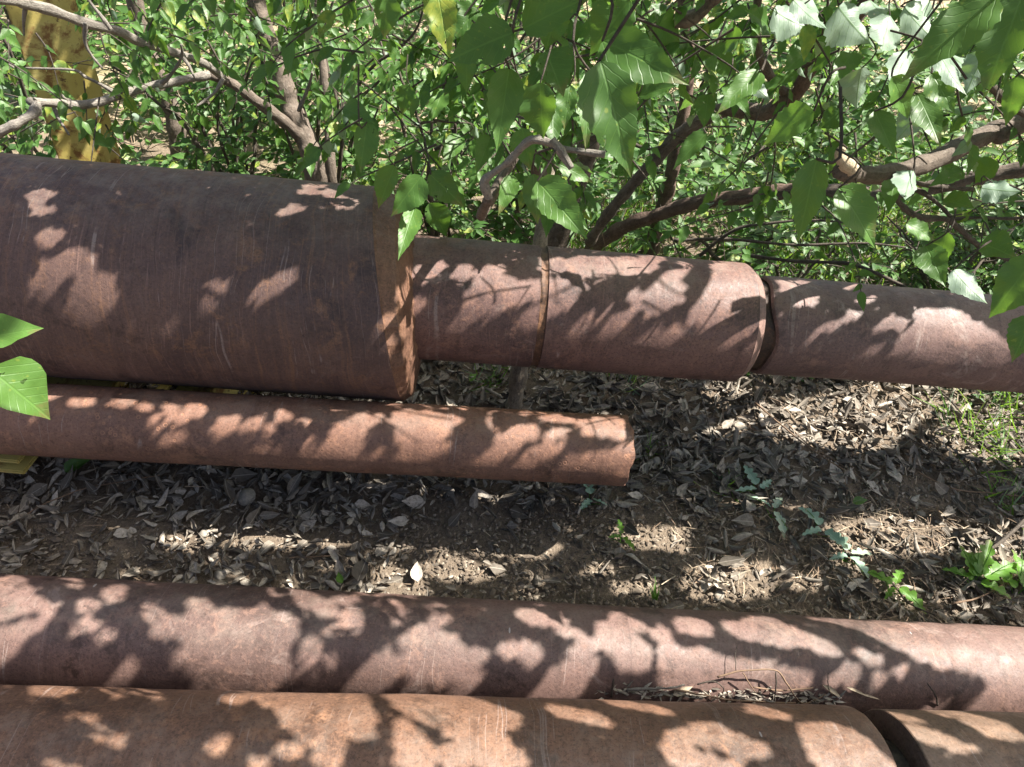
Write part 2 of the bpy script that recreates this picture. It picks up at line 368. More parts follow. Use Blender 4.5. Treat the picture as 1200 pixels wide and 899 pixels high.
M_CUT = bark('cut_wood', (.5, .40, .27), (.62, .5, .35), (.7, .6, .45), 2.)

def yellow_paint():
    k = NT('worn_yellow_paint'); ob = k.n('ShaderNodeTexCoord').outputs['Object']
    a = k.noise(ob, 9, 6, .7, .5); b = k.noise(ob, 45, 5, .7)
    col = k.mix(k.ramp(k.noise(ob, 5, 4), [(.3, 0.), (.7, 1.)]), (.40, .31, .07), (.50, .42, .16))
    col = k.mix(k.ramp(a, [(.50, 0.), (.60, 1.)]), col, (.20, .10, .035))
    col = k.mix(k.ramp(b, [(.60, 0.), (.68, 1.)]), col, (.11, .055, .03))
    return k.done(k.bsdf(col, .6, k.bump(k.math('ADD', a, b), .5, .003), .4))
M_YEL = yellow_paint()
def ground_mat():
    k = NT('soil_and_dry_grass'); ob = k.n('ShaderNodeTexCoord').outputs['Object']
    a = k.noise(ob, 7, 6, .7); b = k.noise(ob, 60, 5, .75); c = k.noise(ob, 260, 3, .7)
    soil = k.mix(k.ramp(a, [(.3, 0.), (.7, 1.)]), (.13, .100, .073), (.22, .172, .126))
    soil = k.mix(k.ramp(b, [(.5, 0.), (.72, .8)]), soil, (.28, .22, .16)); soil = k.mix(k.ramp(c, [(.32, .7), (.5, 0.)]), soil, (.05, .038, .028))
    f1 = k.noise(k.map(ob, scale=(30, 8, 1)), 1, 5, .7, 1.); f2 = k.noise(ob, 2.2, 5, .6)
    dry = k.mix(k.ramp(f1, [(.35, 0.), (.65, 1.)]), (.26, .20, .125), (.46, .38, .26)); dry = k.mix(k.ramp(f2, [(.55, 0.), (.7, .7)]), dry, (.16, .19, .06))
    sx = k.n('ShaderNodeSeparateXYZ'); k.set(sx.inputs[0], ob)
    m = k.ramp(k.math('ADD', k.math('MULTIPLY', sx.outputs[1], .1), k.math('MULTIPLY', f2, .12)), [(.37, 0.), (.46, 1.)])
    return k.done(k.bsdf(k.mix(m, soil, dry), .9, k.bump(k.math('ADD', b, k.math('MULTIPLY', c, .6)), .9, .008), .2))
M_GROUND = ground_mat()
def stone_mat():
    k = NT('pebble_stone'); ob = k.n('ShaderNodeTexCoord').outputs['Object']
    col = k.mix(k.ramp(k.noise(ob, 60, 5, .7), [(.3, 0.), (.7, 1.)]), (.19, .17, .145), (.37, .33, .27))
    return k.done(k.bsdf(col, .8, k.bump(k.noise(ob, 150, 4), .5, .002), .3))
M_STONE = stone_mat()
def wire_mat():
    k = NT('dark_wire'); ob = k.n('ShaderNodeTexCoord').outputs['Object']
    return k.done(k.bsdf(k.mix(k.noise(ob, 200), (.05, .045, .04), (.13, .11, .09)), .6))
M_WIRE = wire_mat()

# ------------------------------------------------------------------ ground
def build_ground():
    xs = np.unique(np.concatenate([np.linspace(-60, -3, 30), np.linspace(-3, 3.5, 190), np.linspace(3.5, 60, 30)]))
    ys = np.unique(np.concatenate([np.linspace(-40, -.2, 20), np.linspace(-.2, 4.5, 150), np.linspace(4.5, 120, 50)]))
    X, Y = np.meshgrid(xs, ys, indexing='ij'); Z = gz(X, Y)
    for i in range(len(xs)):
        if -3 <= xs[i] <= 3.5:
            for j in range(len(ys)):
                if -.2 <= ys[j] <= 4.5:
                    Z[i, j] += .014*noise.noise((xs[i]*6, ys[j]*6, 0)) + .008*noise.noise((xs[i]*18, ys[j]*18, 3))
    V = np.stack([X, Y, Z], -1).reshape(-1, 3); n = len(ys); F = []
    I, J = np.meshgrid(np.arange(len(xs)-1), np.arange(n-1), indexing='ij')
    b = (I*n+J).ravel(); F = np.stack([b, b+n, b+n+1, b+1], 1)
    tag(link('ground', mesh_np('ground', V, F), M_GROUND), 'bare soil ground running back to sunlit dry grass', None, None, 'structure')
build_ground()

# ------------------------------------------------------------------ pipes
def lathe(name, prof, mat, pipe, parent, seg=112, warp=None, dents=0, closed=False, smooth_ang=35, seed=0):
    """prof: (s, r) along the pipe; the skin is one mesh in the pipe's own frame"""
    # refine long spans so that the skin can wander a little
    pr = [prof[0]]
    for (s0, r0), (s1, r1) in zip(prof, prof[1:]):
        k = max(1, int(abs(s1-s0)/.05)) if dents else 1
        for i in range(1, k+1): pr.append((s0+(s1-s0)*i/k, r0+(r1-r0)*i/k))
    V, UV, F = [], [], []; L = 0
    for i, (s, r) in enumerate(pr):
        if i: L += math.hypot(s-pr[i-1][0], r-pr[i-1][1])
        for k in range(seg+1):
            t = 2*math.pi*k/seg - math.pi/2
            ss = s + (warp(s, t) if warp else 0)
            rr = r
            if dents:
                rr += dents*noise.noise((ss*4+seed, math.cos(t)*2, math.sin(t)*2)) + dents*.35*noise.noise((ss*17+seed, math.cos(t)*7, math.sin(t)*7))
            V.append((ss, rr*math.cos(t), rr*math.sin(t))); UV.append((L+prof[0][0], t*r))
    n = seg+1
    for i in range(len(pr)-1):
        for k in range(seg): F.append((i*n+k, (i+1)*n+k, (i+1)*n+k+1, i*n+k+1))
    me = mesh_np(name, np.array(V), np.array(F)[:, ::-1], np.array(UV))
    bm = bmesh.new(); bm.from_mesh(me); bmesh.ops.remove_doubles(bm, verts=bm.verts, dist=1e-5)
    bmesh.ops.recalc_face_normals(bm, faces=bm.faces)
    for e in bm.edges:
        if len(e.link_faces) == 2 and e.calc_face_angle(0) > R_(smooth_ang): e.smooth = False
    bm.to_mesh(me); bm.free()
    o = link(name, me, mat, parent)
    return o
def pipe_root(name, pipe, label, cat, group=None):
    o = empty(name, (0, 0, 0), label, cat, group); o.matrix_world = pipe.mat(); return o

pr = pipe_root('stepped_pipe', PA, 'long rusty pipe stepping down from a wide dark barrel to a narrow pipe', 'pipe', 'rusty steel pipes')
wa = lambda s, t: (-.012+.05*-math.sin(t+.25))*(.9 if s > SA-.012 else 0)*1.0
wr = lambda s, t: .0022*noise.noise((math.cos(t)*6, math.sin(t)*6, 2))
o = lathe('wide_barrel', [(-2.6, RA), (SA-.06, RA), (SA, RA)], M_A, PA, pr, 160, None, .003, seed=1)
def warp_end(o, lim):
    for v in o.data.vertices:
        if v.co.x > lim:
            t = math.atan2(v.co.z, v.co.y); v.co.x += (v.co.x-lim)/(SA-lim)*(-.010 - .050*math.sin(t+.55))
warp_end(o, SA-.25)
def shoulder():
    seg = 160; V, UV, F = [], [], []
    prof = [(-.006, RA-.003), (.0003, RA-.0004), (.004, RA-.0050), (.018, RA-.012), (.032, RA-.019), (.037, RA-.026), (.047, RA-.058), (.056, RA-.088), (.060, RB-.004)]
    for s, r in prof:
        for k in range(seg+1):
            t = 2*math.pi*k/seg-math.pi/2; w_ = (-.010-.050*math.sin(t+.55))*(1-max(s, 0)/.060*.7)
            j = .004*noise.noise((math.cos(t)*9, math.sin(t)*9, s*30))*(s > .001)+.0016*noise.noise((math.cos(t)*31, math.sin(t)*31, s*60))*(s > .001)
            if s < .04: j += .003*noise.noise((SA*4+1, math.cos(t)*2, math.sin(t)*2))+.00105*noise.noise((SA*17+1, math.cos(t)*7, math.sin(t)*7))
            V.append((SA+s+w_+(j if s > .001 else 0), (r+j)*math.cos(t), (r+j)*math.sin(t))); UV.append((s, t*r))
    n = seg+1
    for i in range(len(prof)-1):
        for k in range(seg): F.append((i*n+k, i*n+k+1, (i+1)*n+k+1, (i+1)*n+k))
    me = mesh_np('end_shoulder', np.array(V), np.array(F), np.array(UV))
    bm = bmesh.new(); bm.from_mesh(me); bmesh.ops.remove_doubles(bm, verts=bm.verts, dist=1e-5)
    for e in bm.edges:
        if len(e.link_faces) == 2 and e.calc_face_angle(0) > R_(18): e.smooth = False
    bm.to_mesh(me); bm.free()
    return tag(link('end_shoulder', me, M_HOT, pr), 'torch-cut bevelled end of the wide barrel')
shoulder()
SJ = .047
lathe('middle_section', [(SA-.02, RB), (SJ-.010, RB), (SJ-.0085, RB-.006)], M_B, PA, pr, 120, None, .002, seed=5)
lathe('joint_band', [(SJ-.012, RB-.009), (SJ-.009, RB-.003), (SJ-.004, RB-.0042), (SJ+.002, RB-.0052), (SJ+.008, RB-.003), (SJ+.011, RB-.009)], M_BAND, PA, pr, 120, wr)
lathe('middle_section', [(SJ+.0085, RB-.006), (SJ+.010, RB), (SB-.03, RB), (SB-.012, RB-.0008)], M_B, PA, pr, 120, None, .002, seed=8)
lathe('end_lip', [(SB-.0118, RB-.0004), (SB+.010, RB-.017), (SB+.0115, RB-.019), (SB+.011, RC-.018)], M_LIP, PA, pr, 120, None, .0006, smooth_ang=14, seed=8)
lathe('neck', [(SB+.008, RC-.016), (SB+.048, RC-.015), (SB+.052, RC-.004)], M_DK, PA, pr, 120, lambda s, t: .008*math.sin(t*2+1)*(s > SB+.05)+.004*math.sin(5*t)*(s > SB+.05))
o = lathe('narrow_section', [(SB+.045, RC-.0095), (SB+.05, RC-.002), (SB+.056, RC), (3.2, RC)], M_C, PA, pr, 120, None, .002, seed=12)
def ring_wave(o, lim):
    for v in o.data.vertices:
        if v.co.x < lim:
            t = math.atan2(v.co.z, v.co.y); v.co.x += .010*math.sin(t*2+1)+.004*math.sin(5*t)
ring_wave(o, SB+.07)

pd = pipe_root('short_pipe', PD, 'thin short rusty pipe with open cut end lying in front of the wide barrel', 'pipe', 'rusty steel pipes')
o = lathe('tube_wall', [(-2.6, RD), (SD-.004, RD), (SD-.001, RD-.002), (SD, RD-.006), (SD-.001, RD-.0095), (SD-.004, RD-.0115), (-2.6, RD-.0115)], M_D, PD, pd, 96, None, .0018, seed=21)
for v in o.data.vertices:
    if v.co.x > SD-.02:
        t = math.atan2(v.co.z, v.co.y); v.co.x += .004*math.sin(3*t+1)+.0025*math.sin(8*t)+.0015*noise.noise((math.cos(t)*12, math.sin(t)*12, 0))
pe = pipe_root('long_pipe', PE, 'long plain rusty pipe lying on the soil behind the orange pipe', 'pipe', 'rusty steel pipes')
lathe('tube_wall', [(-2.6, RE), (3.0, RE), (3.0, RE-.01), (-2.6, RE-.01)], M_E, PE, pe, 96, None, .0022, seed=31)
pf = pipe_root('collared_pipe', PF, 'orange-brown rusty pipe nearest the viewer with a dark recess behind its end', 'pipe', 'rusty steel pipes')
lathe('wide_section', [(-2.6, RF), (SF-.004, RF), (SF, RF-.002), (SF+.001, RF-.010), (SF-.02, RF-.013)], M_F, PF, pf, 112, None, .0026, seed=41)
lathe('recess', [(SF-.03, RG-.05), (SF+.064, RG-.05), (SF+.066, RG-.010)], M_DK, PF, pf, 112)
lathe('narrow_section', [(SF+.062, RG-.049), (SF+.064, RG-.0015), (SF+.066, RG), (3.0, RG)], M_G, PF, pf, 112, None, .0012, seed=44)

# ------------------------------------------------------------------ yellow steel
def box_mesh(name, sx, sy, sz, bev=.006):
    bm = bmesh.new(); bmesh.ops.create_cube(bm, size=1)
    bmesh.ops.scale(bm, vec=(sx, sy, sz), verts=bm.verts); bmesh.ops.bevel(bm, geom=bm.edges, offset=bev, segments=2, affect='EDGES')
    me = bpy.data.meshes.new(name); bm.to_mesh(me); bm.free(); return me
def ibeam(name, loc, ln, wd, ht, label, ry=0):
    th = .012; root = empty(name, loc, label, 'beam', 'yellow steel beams under the pipes'); root.rotation_euler.z = ry
    for nm, (sx, sz, z) in (('top_flange', (wd, th, ht-th/2)), ('web', (th, ht-2*th-.002, ht/2)), ('bottom_flange', (wd, th, th/2))):
        o = link(nm, box_mesh(nm, sx, ln, sz, .003), M_YEL, root); o.location.z = z
def on_z(px, py, z):
    d = ray(px, py); return CP+d*((z-CH)/d[2])
def beam_at(px0, px1, py, top, y0, y1, label):
    a, b = on_z(px0, py, top), on_z(px1, py, top); wd = b[0]-a[0]; x = (a[0]+b[0])/2; g = float(gz(x, (y0+y1)/2))-.01
    ibeam('yellow_beam', (x, (y0+y1)/2, g), y1-y0, wd, top-g, label)
beam_at(10, 136, 447, .27, 1.40, 1.95, 'wide worn yellow steel beam under the dark barrel at its left')
beam_at(204, 248, 458, .262, 1.40, 1.95, 'narrow worn yellow steel beam under the middle of the dark barrel')
_a, _b = on_z(-90, 538, .20), on_z(24, 538, .20)
ibeam('yellow_beam', ((_a[0]+_b[0])/2, 1.555, .152), .71, _b[0]-_a[0], .05, 'yellow steel beam end poking out under the short pipe at the left edge')
_o = link('leg', box_mesh('leg', .06, .06, .19, .003), M_YEL, [o for o in bpy.data.objects if o.name.startswith('yellow_beam')][-1]); _o.location = (0, .2, -.097)
POST = []
def post():
    y = 2.62
    bl, br, tl, tr = at(66, 150, y), at(124, 150, y), at(4, -10, y), at(84, -10, y)
    d = Vector(((tl+tr)/2-(bl+br)/2)); c0 = Vector((bl+br)/2); d.normalize()
    b = c0-d*((c0.z+.05)/d.z); wd = .205
    root = empty('yellow_post', b, 'leaning yellow steel channel post with rust streaks behind the dark barrel', 'post')
    yv = Vector((b.x, b.y, 0)).normalized(); xv = yv.cross(d).normalized(); yv = d.cross(xv); root.rotation_euler = Matrix((xv, yv, d)).transposed().to_euler(); L = 1.75
    POST.extend(np.array(b+d*(.35+.9*i/60)+xv*(wd*(.5-((i*7) % 10)/9))) for i in range(60))
    for nm, sx, sy, x, yy in (('face', wd, .012, 0, -.06), ('side_flange', .012, .1, wd/2-.0065, -.0035), ('side_flange', .012, .1, -wd/2+.0065, -.0035)):
        o = link(nm, box_mesh(nm, sx, sy, L, .003), M_YEL, root); o.location = (x, yy, L/2)
post()

# ------------------------------------------------------------------ sunlit spots on pipes and ground: where the crown overhead has gaps
def zsh(ox, oy, items):                 # outlines noted in thirds of a pixel from a corner
    out = []
    for it in items:
        if isinstance(it[0], tuple): out.append([(ox+a/3, oy+b/3) for a, b in it])
        else:
            cx, cy, rx, ry = it[:4]; rx, ry = (rx*1.0, ry*1.12) if ry < 24 else (rx, ry); an = R_(it[4]) if len(it) > 4 else 0
            out.append([(ox+(cx+rx*math.cos(t)*math.cos(an)-ry*math.sin(t)*math.sin(an))/3, oy+(cy+rx*math.cos(t)*math.sin(an)+ry*math.sin(t)*math.cos(an))/3) for t in np.linspace(0, 6.283, 14)[:-1]])
    return out
LIT = []
LIT += zsh(0, 0, [(135, 690, 52, 20, -15), (150, 737, 36, 14, -10), (170, 838, 46, 26, -10), (1105, 653, 40, 8), (1085, 676, 36, 9), (1158, 680, 24, 11), (1020, 738, 38, 13, -12)])
LIT += zsh(0, 300, [(210, 45, 110, 42, -30), (315, 130, 85, 48, -40), (310, 35, 40, 22, -30), (375, 170, 60, 20, -50), (965, 105, 100, 20, -32),
    (220, 463, 100, 9), (180, 487, 32, 11), (290, 505, 42, 22, -10), (430, 513, 36, 15, -8), (455, 495, 22, 8), (585, 530, 14, 7), (510, 530, 16, 18), (535, 575, 17, 10), (612, 560, 42, 16, 38), (690, 540, 34, 19), (560, 602, 13, 10), (615, 640, 46, 15, -20), (795, 593, 44, 29, -15), (880, 595, 40, 15, -30), (955, 605, 26, 7, -30), (1000, 560, 27, 15), (870, 512, 24, 6), (1090, 508, 105, 11), (1075, 523, 60, 9), (1185, 655, 30, 45)])
LIT += zsh(400, 300, [((150, 200), (185, 200), (195, 320), (225, 380), (228, 500), (205, 505), (180, 400), (155, 300)), (300, 60, 75, 28, -22), (430, 55, 32, 20, -15), (255, 175, 28, 18),
    ((420, 160), (500, 40), (560, 25), (570, 75), (640, 100), (690, 85), (690, 130), (620, 170), (540, 180), (420, 260), (370, 250), (440, 190)),
    ((700, 10), (1130, 0), (1080, 60), (1000, 66), (960, 58), (900, 72), (840, 78), (800, 72), (770, 58), (700, 48)), ((700, 80), (790, 92), (830, 110), (835, 150), (760, 200), (700, 235), (640, 262), (590, 262), (640, 200), (690, 170)),
    ((1010, 135), (1100, 75), (1200, 45), (1205, 150), (1130, 195), (1085, 180), (1040, 172)), (900, 200, 60, 22, -30), (965, 243, 95, 18, -38), (1120, 285, 85, 32, -18), (850, 240, 60, 12, -35),
    (65, 583, 80, 20, -15), (35, 640, 55, 32, -30), ((180, 545), (300, 545), (430, 575), (385, 600), (335, 660), (250, 705), (215, 705), (205, 620), (180, 585)), (330, 690, 60, 18, -30), (612, 630, 80, 36, -22), ((580, 762), (640, 700), (720, 655), (785, 670), (720, 715), (650, 762)), (520, 730, 46, 18, -30),
    ((690, 770), (760, 745), (850, 700), (950, 690), (1022, 665), (1032, 800), (700, 795)), (800, 570, 95, 14), (930, 592, 85, 18), (965, 625, 60, 14), (760, 625, 42, 12), (880, 620, 40, 12)])
LIT += zsh(800, 300, [((60, 470), (180, 440), (320, 470), (420, 520), (300, 600), (160, 560)), ((870, 560), (960, 500), (1240, 500), (1240, 790), (1080, 760), (930, 690)), ((110, 22), (225, 20), (280, 80), (288, 250), (235, 292), (160, 275), (95, 240), (40, 215), (25, 195), (75, 140), (108, 70)), ((238, 40), (300, 90), (326, 180), (312, 270), (270, 335), (213, 412), (228, 370), (270, 300), (290, 200), (280, 100)), ((-20, 60), (30, 30), (30, 90), (-20, 140)),
    ((330, 85), (480, 95), (488, 130), (450, 172), (372, 168), (350, 120)), ((840, 180), (960, 190), (1050, 250), (1100, 290), (1150, 340), (1060, 360), (1000, 350), (930, 372), (850, 360), (740, 310), (800, 260), (820, 220)), (590, 215, 42, 12, -30), (720, 238, 42, 14, -12), ((600, 345), (690, 315), (672, 382)), (560, 100, 50, 10), (640, 155, 40, 9, -15), (500, 260, 60, 9, -30), (1100, 372, 70, 14, -15), (770, 235, 14, 14),
    ((270, 560), (420, 540), (470, 490), (560, 475), (600, 450), (720, 440), (820, 470), (950, 520), (860, 560), (780, 620), (700, 690), (520, 720), (400, 680), (300, 630)), ((1000, 640), (1200, 590), (1200, 760), (1080, 710)), (130, 600, 90, 30), (40, 640, 50, 16), (880, 640, 50, 18), (180, 440, 40, 14), (960, 470, 80, 16)])
LIT += zsh(0, 600, [((-40, 240), (60, 220), (120, 290), (200, 330), (180, 375), (130, 345), (60, 355), (-40, 400)), (60, 425, 100, 28, -22), (0, 500, 80, 34, -38), (410, 288, 46, 27), (312, 330, 42, 20, 15), (320, 400, 32, 11), (385, 440, 22, 14), (690, 325, 36, 20), (585, 402, 48, 28, -40),
    ((600, 500), (660, 460), (610, 430), (655, 370), (760, 335), (830, 345), (930, 330), (1060, 380), (1045, 440), (990, 480), (1020, 560), (960, 622), (670, 622), (765, 565), (700, 540)), (1110, 320, 92, 25, 25), (1085, 490, 32, 42), (435, 565, 33, 22, -32), (290, 377, 20, 9), (255, 428, 22, 12),
    (180, 627, 78, 16), (410, 810, 26, 18, -30), (765, 815, 36, 22), (650, 880, 16, 12), (900, 885, 42, 14), (830, 655, 40, 14), ((870, 640), (1200, 640), (1200, 900), (1130, 890), (1090, 810), (1005, 755), (965, 690)), (1020, 830, 52, 27),
    ((530, 115), (620, 80), (720, 62), (800, 56), (900, 46), (950, 56), (1080, 56), (1082, 134), (940, 134), (860, 134), (760, 118), (620, 128)), (1160, 100, 40, 30)])
LIT += zsh(400, 600, [(40, 365, 36, 21), (20, 310, 50, 12), ((208, 440), (290, 400), (340, 420), (400, 440), (440, 490), (530, 490), (500, 522), (420, 532), (490, 580), (430, 642), (390, 600), (330, 612), (270, 592), (238, 560)), ((100, 520), (150, 498), (205, 540), (190, 592), (100, 632), (10, 634)), (612, 482, 52, 26), (672, 500, 38, 30), ((675, 642), (720, 580), (830, 498), (892, 520), (870, 580), (850, 642)), (770, 405, 28, 18), (680, 370, 55, 24, 15), ((885, 400), (960, 388), (1080, 470), (1092, 545), (1010, 562), (980, 520), (940, 490)), (1128, 430, 34, 26, 20), (1157, 492, 38, 22), (1160, 547, 32, 18), (1010, 388, 70, 17, 25), (860, 480, 55, 30, -30), (345, 380, 35, 16), (820, 430, 40, 14, 15),
    ((-10, 640), (85, 640), (115, 720), (122, 785), (40, 792), (-10, 770)), ((190, 730), (232, 730), (300, 812), (335, 900), (188, 900), (185, 800)), ((150, 645), (420, 640), (640, 720), (620, 760), (560, 762), (605, 830), (650, 900), (370, 900), (335, 840), (405, 800), (335, 760), (250, 720)), (840, 715, 115, 16, 14), (1050, 682, 130, 12, 12), (1180, 820, 45, 62),
    (580, 30, 155, 10), ((130, 170), (175, 190), (280, 240), (305, 290), (105, 290), (110, 230)), ((265, 195), (380, 150), (450, 180), (545, 190), (565, 212), (480, 245), (380, 245), (300, 225)), (700, 143, 64, 22, -12), (240, 60, 46, 14, -22), (150, 110, 60, 14, 25), ((930, 60), (1210, 60), (1210, 150), (1000, 125)), (1030, 270, 90, 22), (900, 210, 60, 12)])
LIT += zsh(800, 600, [(190, 595, 270, 48), ((960, 160), (1090, 60), (1240, -20), (1240, 160), (1150, 230), (1000, 290)), ((-10, 475), (60, 478), (130, 515), (230, 530), (345, 540), (425, 605), (420, 615), (120, 585), (-10, 550)), ((130, 395), (300, 368), (420, 420), (565, 490), (520, 502), (420, 472), (320, 468), (200, 440)), ((440, 375), (1230, 405), (1230, 700), (1000, 695), (1095, 620), (1040, 560), (900, 540), (800, 500), (700, 450), (600, 405)), (590, 570, 37, 37), (690, 585, 24, 20), (770, 560, 22, 16), (530, 590, 22, 16), (40, 400, 60, 26, 10), (660, 510, 50, 14, 20),
    ((-10, 760), (120, 738), (205, 800), (300, 820), (282, 862), (200, 872), (150, 832), (-10, 800)), ((420, 760), (520, 738), (645, 800), (700, 860), (765, 900), (480, 900), (420, 820)), (300, 702, 85, 16, 14), ((-10, 835), (160, 872), (245, 900), (-10, 900)), (850, 782, 125, 20, 16), (1000, 722, 160, 12, 12), (960, 822, 62, 15, 12), (1110, 775, 105, 15, 13), (760, 720, 80, 9, 12),
    ((500, 40), (700, 18), (900, 38), (1085, 78), (1095, 112), (900, 145), (800, 155), (640, 155), (520, 125)), ((0, 215), (120, 180), (280, 188), (335, 240), (285, 300), (120, 315), (0, 295)), (570, 165, 70, 38, 70), (740, 290, 70, 32, 45), (980, 355, 60, 18), (930, 300, 50, 14), (1100, 150, 70, 40, -20), (420, 250, 60, 30)])

def in_poly(px, py, poly):
    c = np.zeros(px.shape, bool); n = len(poly)
    for i in range(n):
        x1, y1 = poly[i]; x2, y2 = poly[(i+1) % n]
        if y1 == y2: continue
        c ^= ((y1 > py) != (y2 > py)) & (px < (x2-x1)*(py-y1)/(y2-y1)+x1)
    return c
SU = np.cross([0, 0, 1.], SUN); SU /= np.linalg.norm(SU); SV = np.cross(SUN, SU)
def surf(px, py):
    """first surface on each line of sight -> points, normals, ok"""
    px = np.asarray(px, float); py = np.asarray(py, float)
    D = (px[:, None]-600)/FPX*CR+(449.5-py[:, None])/FPX*CU+_f; D /= np.linalg.norm(D, axis=1)[:, None]
    O = np.repeat(CP[None], len(D), 0)
    t = (-CH)/D[:, 2]; Nn = np.repeat(np.array([[0, 0, 1.]]), len(D), 0)
    P0 = O+t[:, None]*D
    for _ in range(3):
        t = (gz(P0[:, 0], P0[:, 1])-CH)/D[:, 2]; P0 = O+t[:, None]*D
    for cy in CYL:
        tc = hit_cyl(O, D, cy, .05); m = tc < t; t = np.where(m, tc, t)
        P = O+t[:, None]*D; q = P-cy[0].c; nn = (q@cy[0].n)[:, None]*cy[0].n+(q@cy[0].u)[:, None]*cy[0].u
        Nn[m] = nn[m]/np.linalg.norm(nn[m], axis=1)[:, None]
    return O+t[:, None]*D, Nn
gx, gy = np.meshgrid(np.arange(-30, 1231, 1.8), np.arange(180, 901, 1.8)); gx, gy = gx.ravel(), gy.ravel()
lit = np.zeros(gx.shape, bool)
for p in LIT:
    xs_ = [q[0] for q in p]; ys_ = [q[1] for q in p]
    m = (gx >= min(xs_)) & (gx <= max(xs_)) & (gy >= min(ys_)) & (gy <= max(ys_))
    lit[m] |= in_poly(gx[m], gy[m], p)
GP, GN = surf(gx, gy)
ok = (GN@SUN > .06) & (GP[:, 1] < 2.2)
for cy in CYL:
    ok &= ~np.isfinite(hit_cyl(GP+GN*.004, np.repeat(SUN[None], len(GP), 0), cy, .01))
CELL = .0075; U0, V0 = -2.2, -3.0; NU, NV = 640, 640
gu = ((GP@SU-U0)/CELL).astype(int); gv = ((GP@SV-V0)/CELL).astype(int)
ok &= (gu >= 0) & (gu < NU) & (gv >= 0) & (gv < NV)
votes = np.zeros((NU, NV, 2))
np.add.at(votes, (gu[ok], gv[ok], lit[ok].astype(int)), 1)
STATE = np.zeros((NU, NV), np.int8)              # 0 unknown, 1 shade, 2 sun
STATE[(votes.sum(2) > 0)] = 1
STATE[votes[..., 1] > votes[..., 0]] = 2
def grow(m):
    r = m.copy(); r[1:] |= m[:-1]; r[:-1] |= m[1:]; r[:, 1:] |= m[:, :-1]; r[:, :-1] |= m[:, 1:]; return r
for _ in range(2):
    s2, s1 = grow(STATE == 2), grow(STATE == 1); u_ = STATE == 0
    STATE[u_ & s1] = 1; STATE[u_ & s2 & ~s1] = 2
print('cells shade', (STATE == 1).sum(), 'sun', (STATE == 2).sum())
def cellof(P):
    P = np.asarray(P); return np.clip(((P@SU-U0)/CELL).astype(int), 0, NU-1), np.clip(((P@SV-V0)/CELL).astype(int), 0, NV-1)
COVER = np.zeros((NU, NV), np.int16)

# ------------------------------------------------------------------ trees
def V3(a): return np.array([float(x) for x in a])
def unit(a): a = np.asarray(a, float); return a/(np.linalg.norm(a)+1e-12)
def rv(s=1.): return rng.normal(size=3)*s
def path_px(pts, Y0, Y1=None):
    Y1 = Y0 if Y1 is None else Y1; n = len(pts)
    return [at(px, py, Y0+(Y1-Y0)*i/max(1, n-1)) for i, (px, py) in enumerate(pts)]
def tube_part(name, mat, parent, pts, r0, r1, wob=.0, rough=.17, sides=10, sub=7, label=None):
    t = Tubes(); t.add(pts, r0, r1, sides, sub, wob, True, rough)
    o = t.build(name, mat, parent, tuple(parent.location))
    return tag(o, label) if label else o
_t, _w = np.meshgrid(np.linspace(.05, .95, 7), np.linspace(-.9, .9, 4)); BT = _t.ravel(); BW = _w.ravel()*np.interp(BT, np.linspace(0, 1, 20), leaf_prof(np.linspace(0, 1, 20)))
def leaf_on(LV, p, out, ln, droop=.55, face=None, wr=.45, tone=None, curl=None):
    ax = unit(unit(out)+np.array([0, 0, -droop])+rv(.22))
    nz = unit(np.array([0, 0, 1.])+rv(.35)) if face is None else unit(unit(face)+rv(.3))
    if abs(ax@nz) > .93: nz = unit(np.cross(ax, rv()))
    bb = np.cross(ax, nz); Q = p+(BT*ln)[:, None]*ax+(BW*ln*wr*.5)[:, None]*bb
    if p[1] < 2.4 and (STATE[cellof(Q)] == 2).sum() > 1: return
    LV.add(p, ax, nz, ln, ln*wr*rng.uniform(.85, 1.15), rng.uniform(-.1, .5) if curl is None else curl, rng.uniform(.05, .3), tone)
def leafy_twig(LV, TB, p0, p1, n, ln, droop=.5, sag=.06, r=.0028, face=None, skip=.1):
    p0, p1 = V3(p0), V3(p1); L = np.linalg.norm(p1-p0); d = (p1-p0)/L
    side = unit(np.cross(d, [0, 0, 1.])+rv(.05)); mid = (p0+p1)/2+np.array([0, 0, sag*L])+rv(.04*L)
    P = TB.add([p0, p0*.3+mid*.7, mid*.4+p1*.6+np.array([0, 0, .02*L]), p1], r, r*.35, 5, 3, 0, False, .1)
    for i in range(n):
        f = skip+(1-skip)*(i+.5)/n; q = P[min(len(P)-1, int(f*(len(P)-1)+.5))]
        sg = 1 if i % 2 else -1
        l = ln*rng.uniform(.6, 1.12)*(1 if f < .85 else .8)
        leaf_on(LV, np.array(q)+rv(.003), d*.55+side*sg*rng.uniform(.5, 1.1), l, droop*rng.uniform(.5, 1.5), face)
    leaf_on(LV, np.array(P[-1]), d, ln*.9, droop, face)

def tree(name, base, label, cat='tree', group=None):
    return empty(name, base, label, cat, group)
GT = 'hackberry trees arching over the pipes'
tl = tree('hackberry_tree', (-.62, 2.45, float(gz(-.62, 2.45))), 'grey forked tree trunk rising behind the dark barrel just left of its end', group=GT)
tm = tree('hackberry_tree', (.15, 2.25, float(gz(.15, 2.25))), 'reddish trunk cluster behind the middle of the stepped pipe with big leaves hanging over it', group=GT)
trr = tree('hackberry_tree', (2.75, 2.95, float(gz(2.75, 2.95))), 'tree whose thick brown limbs and shining leaves reach over the narrow pipe', group=GT)

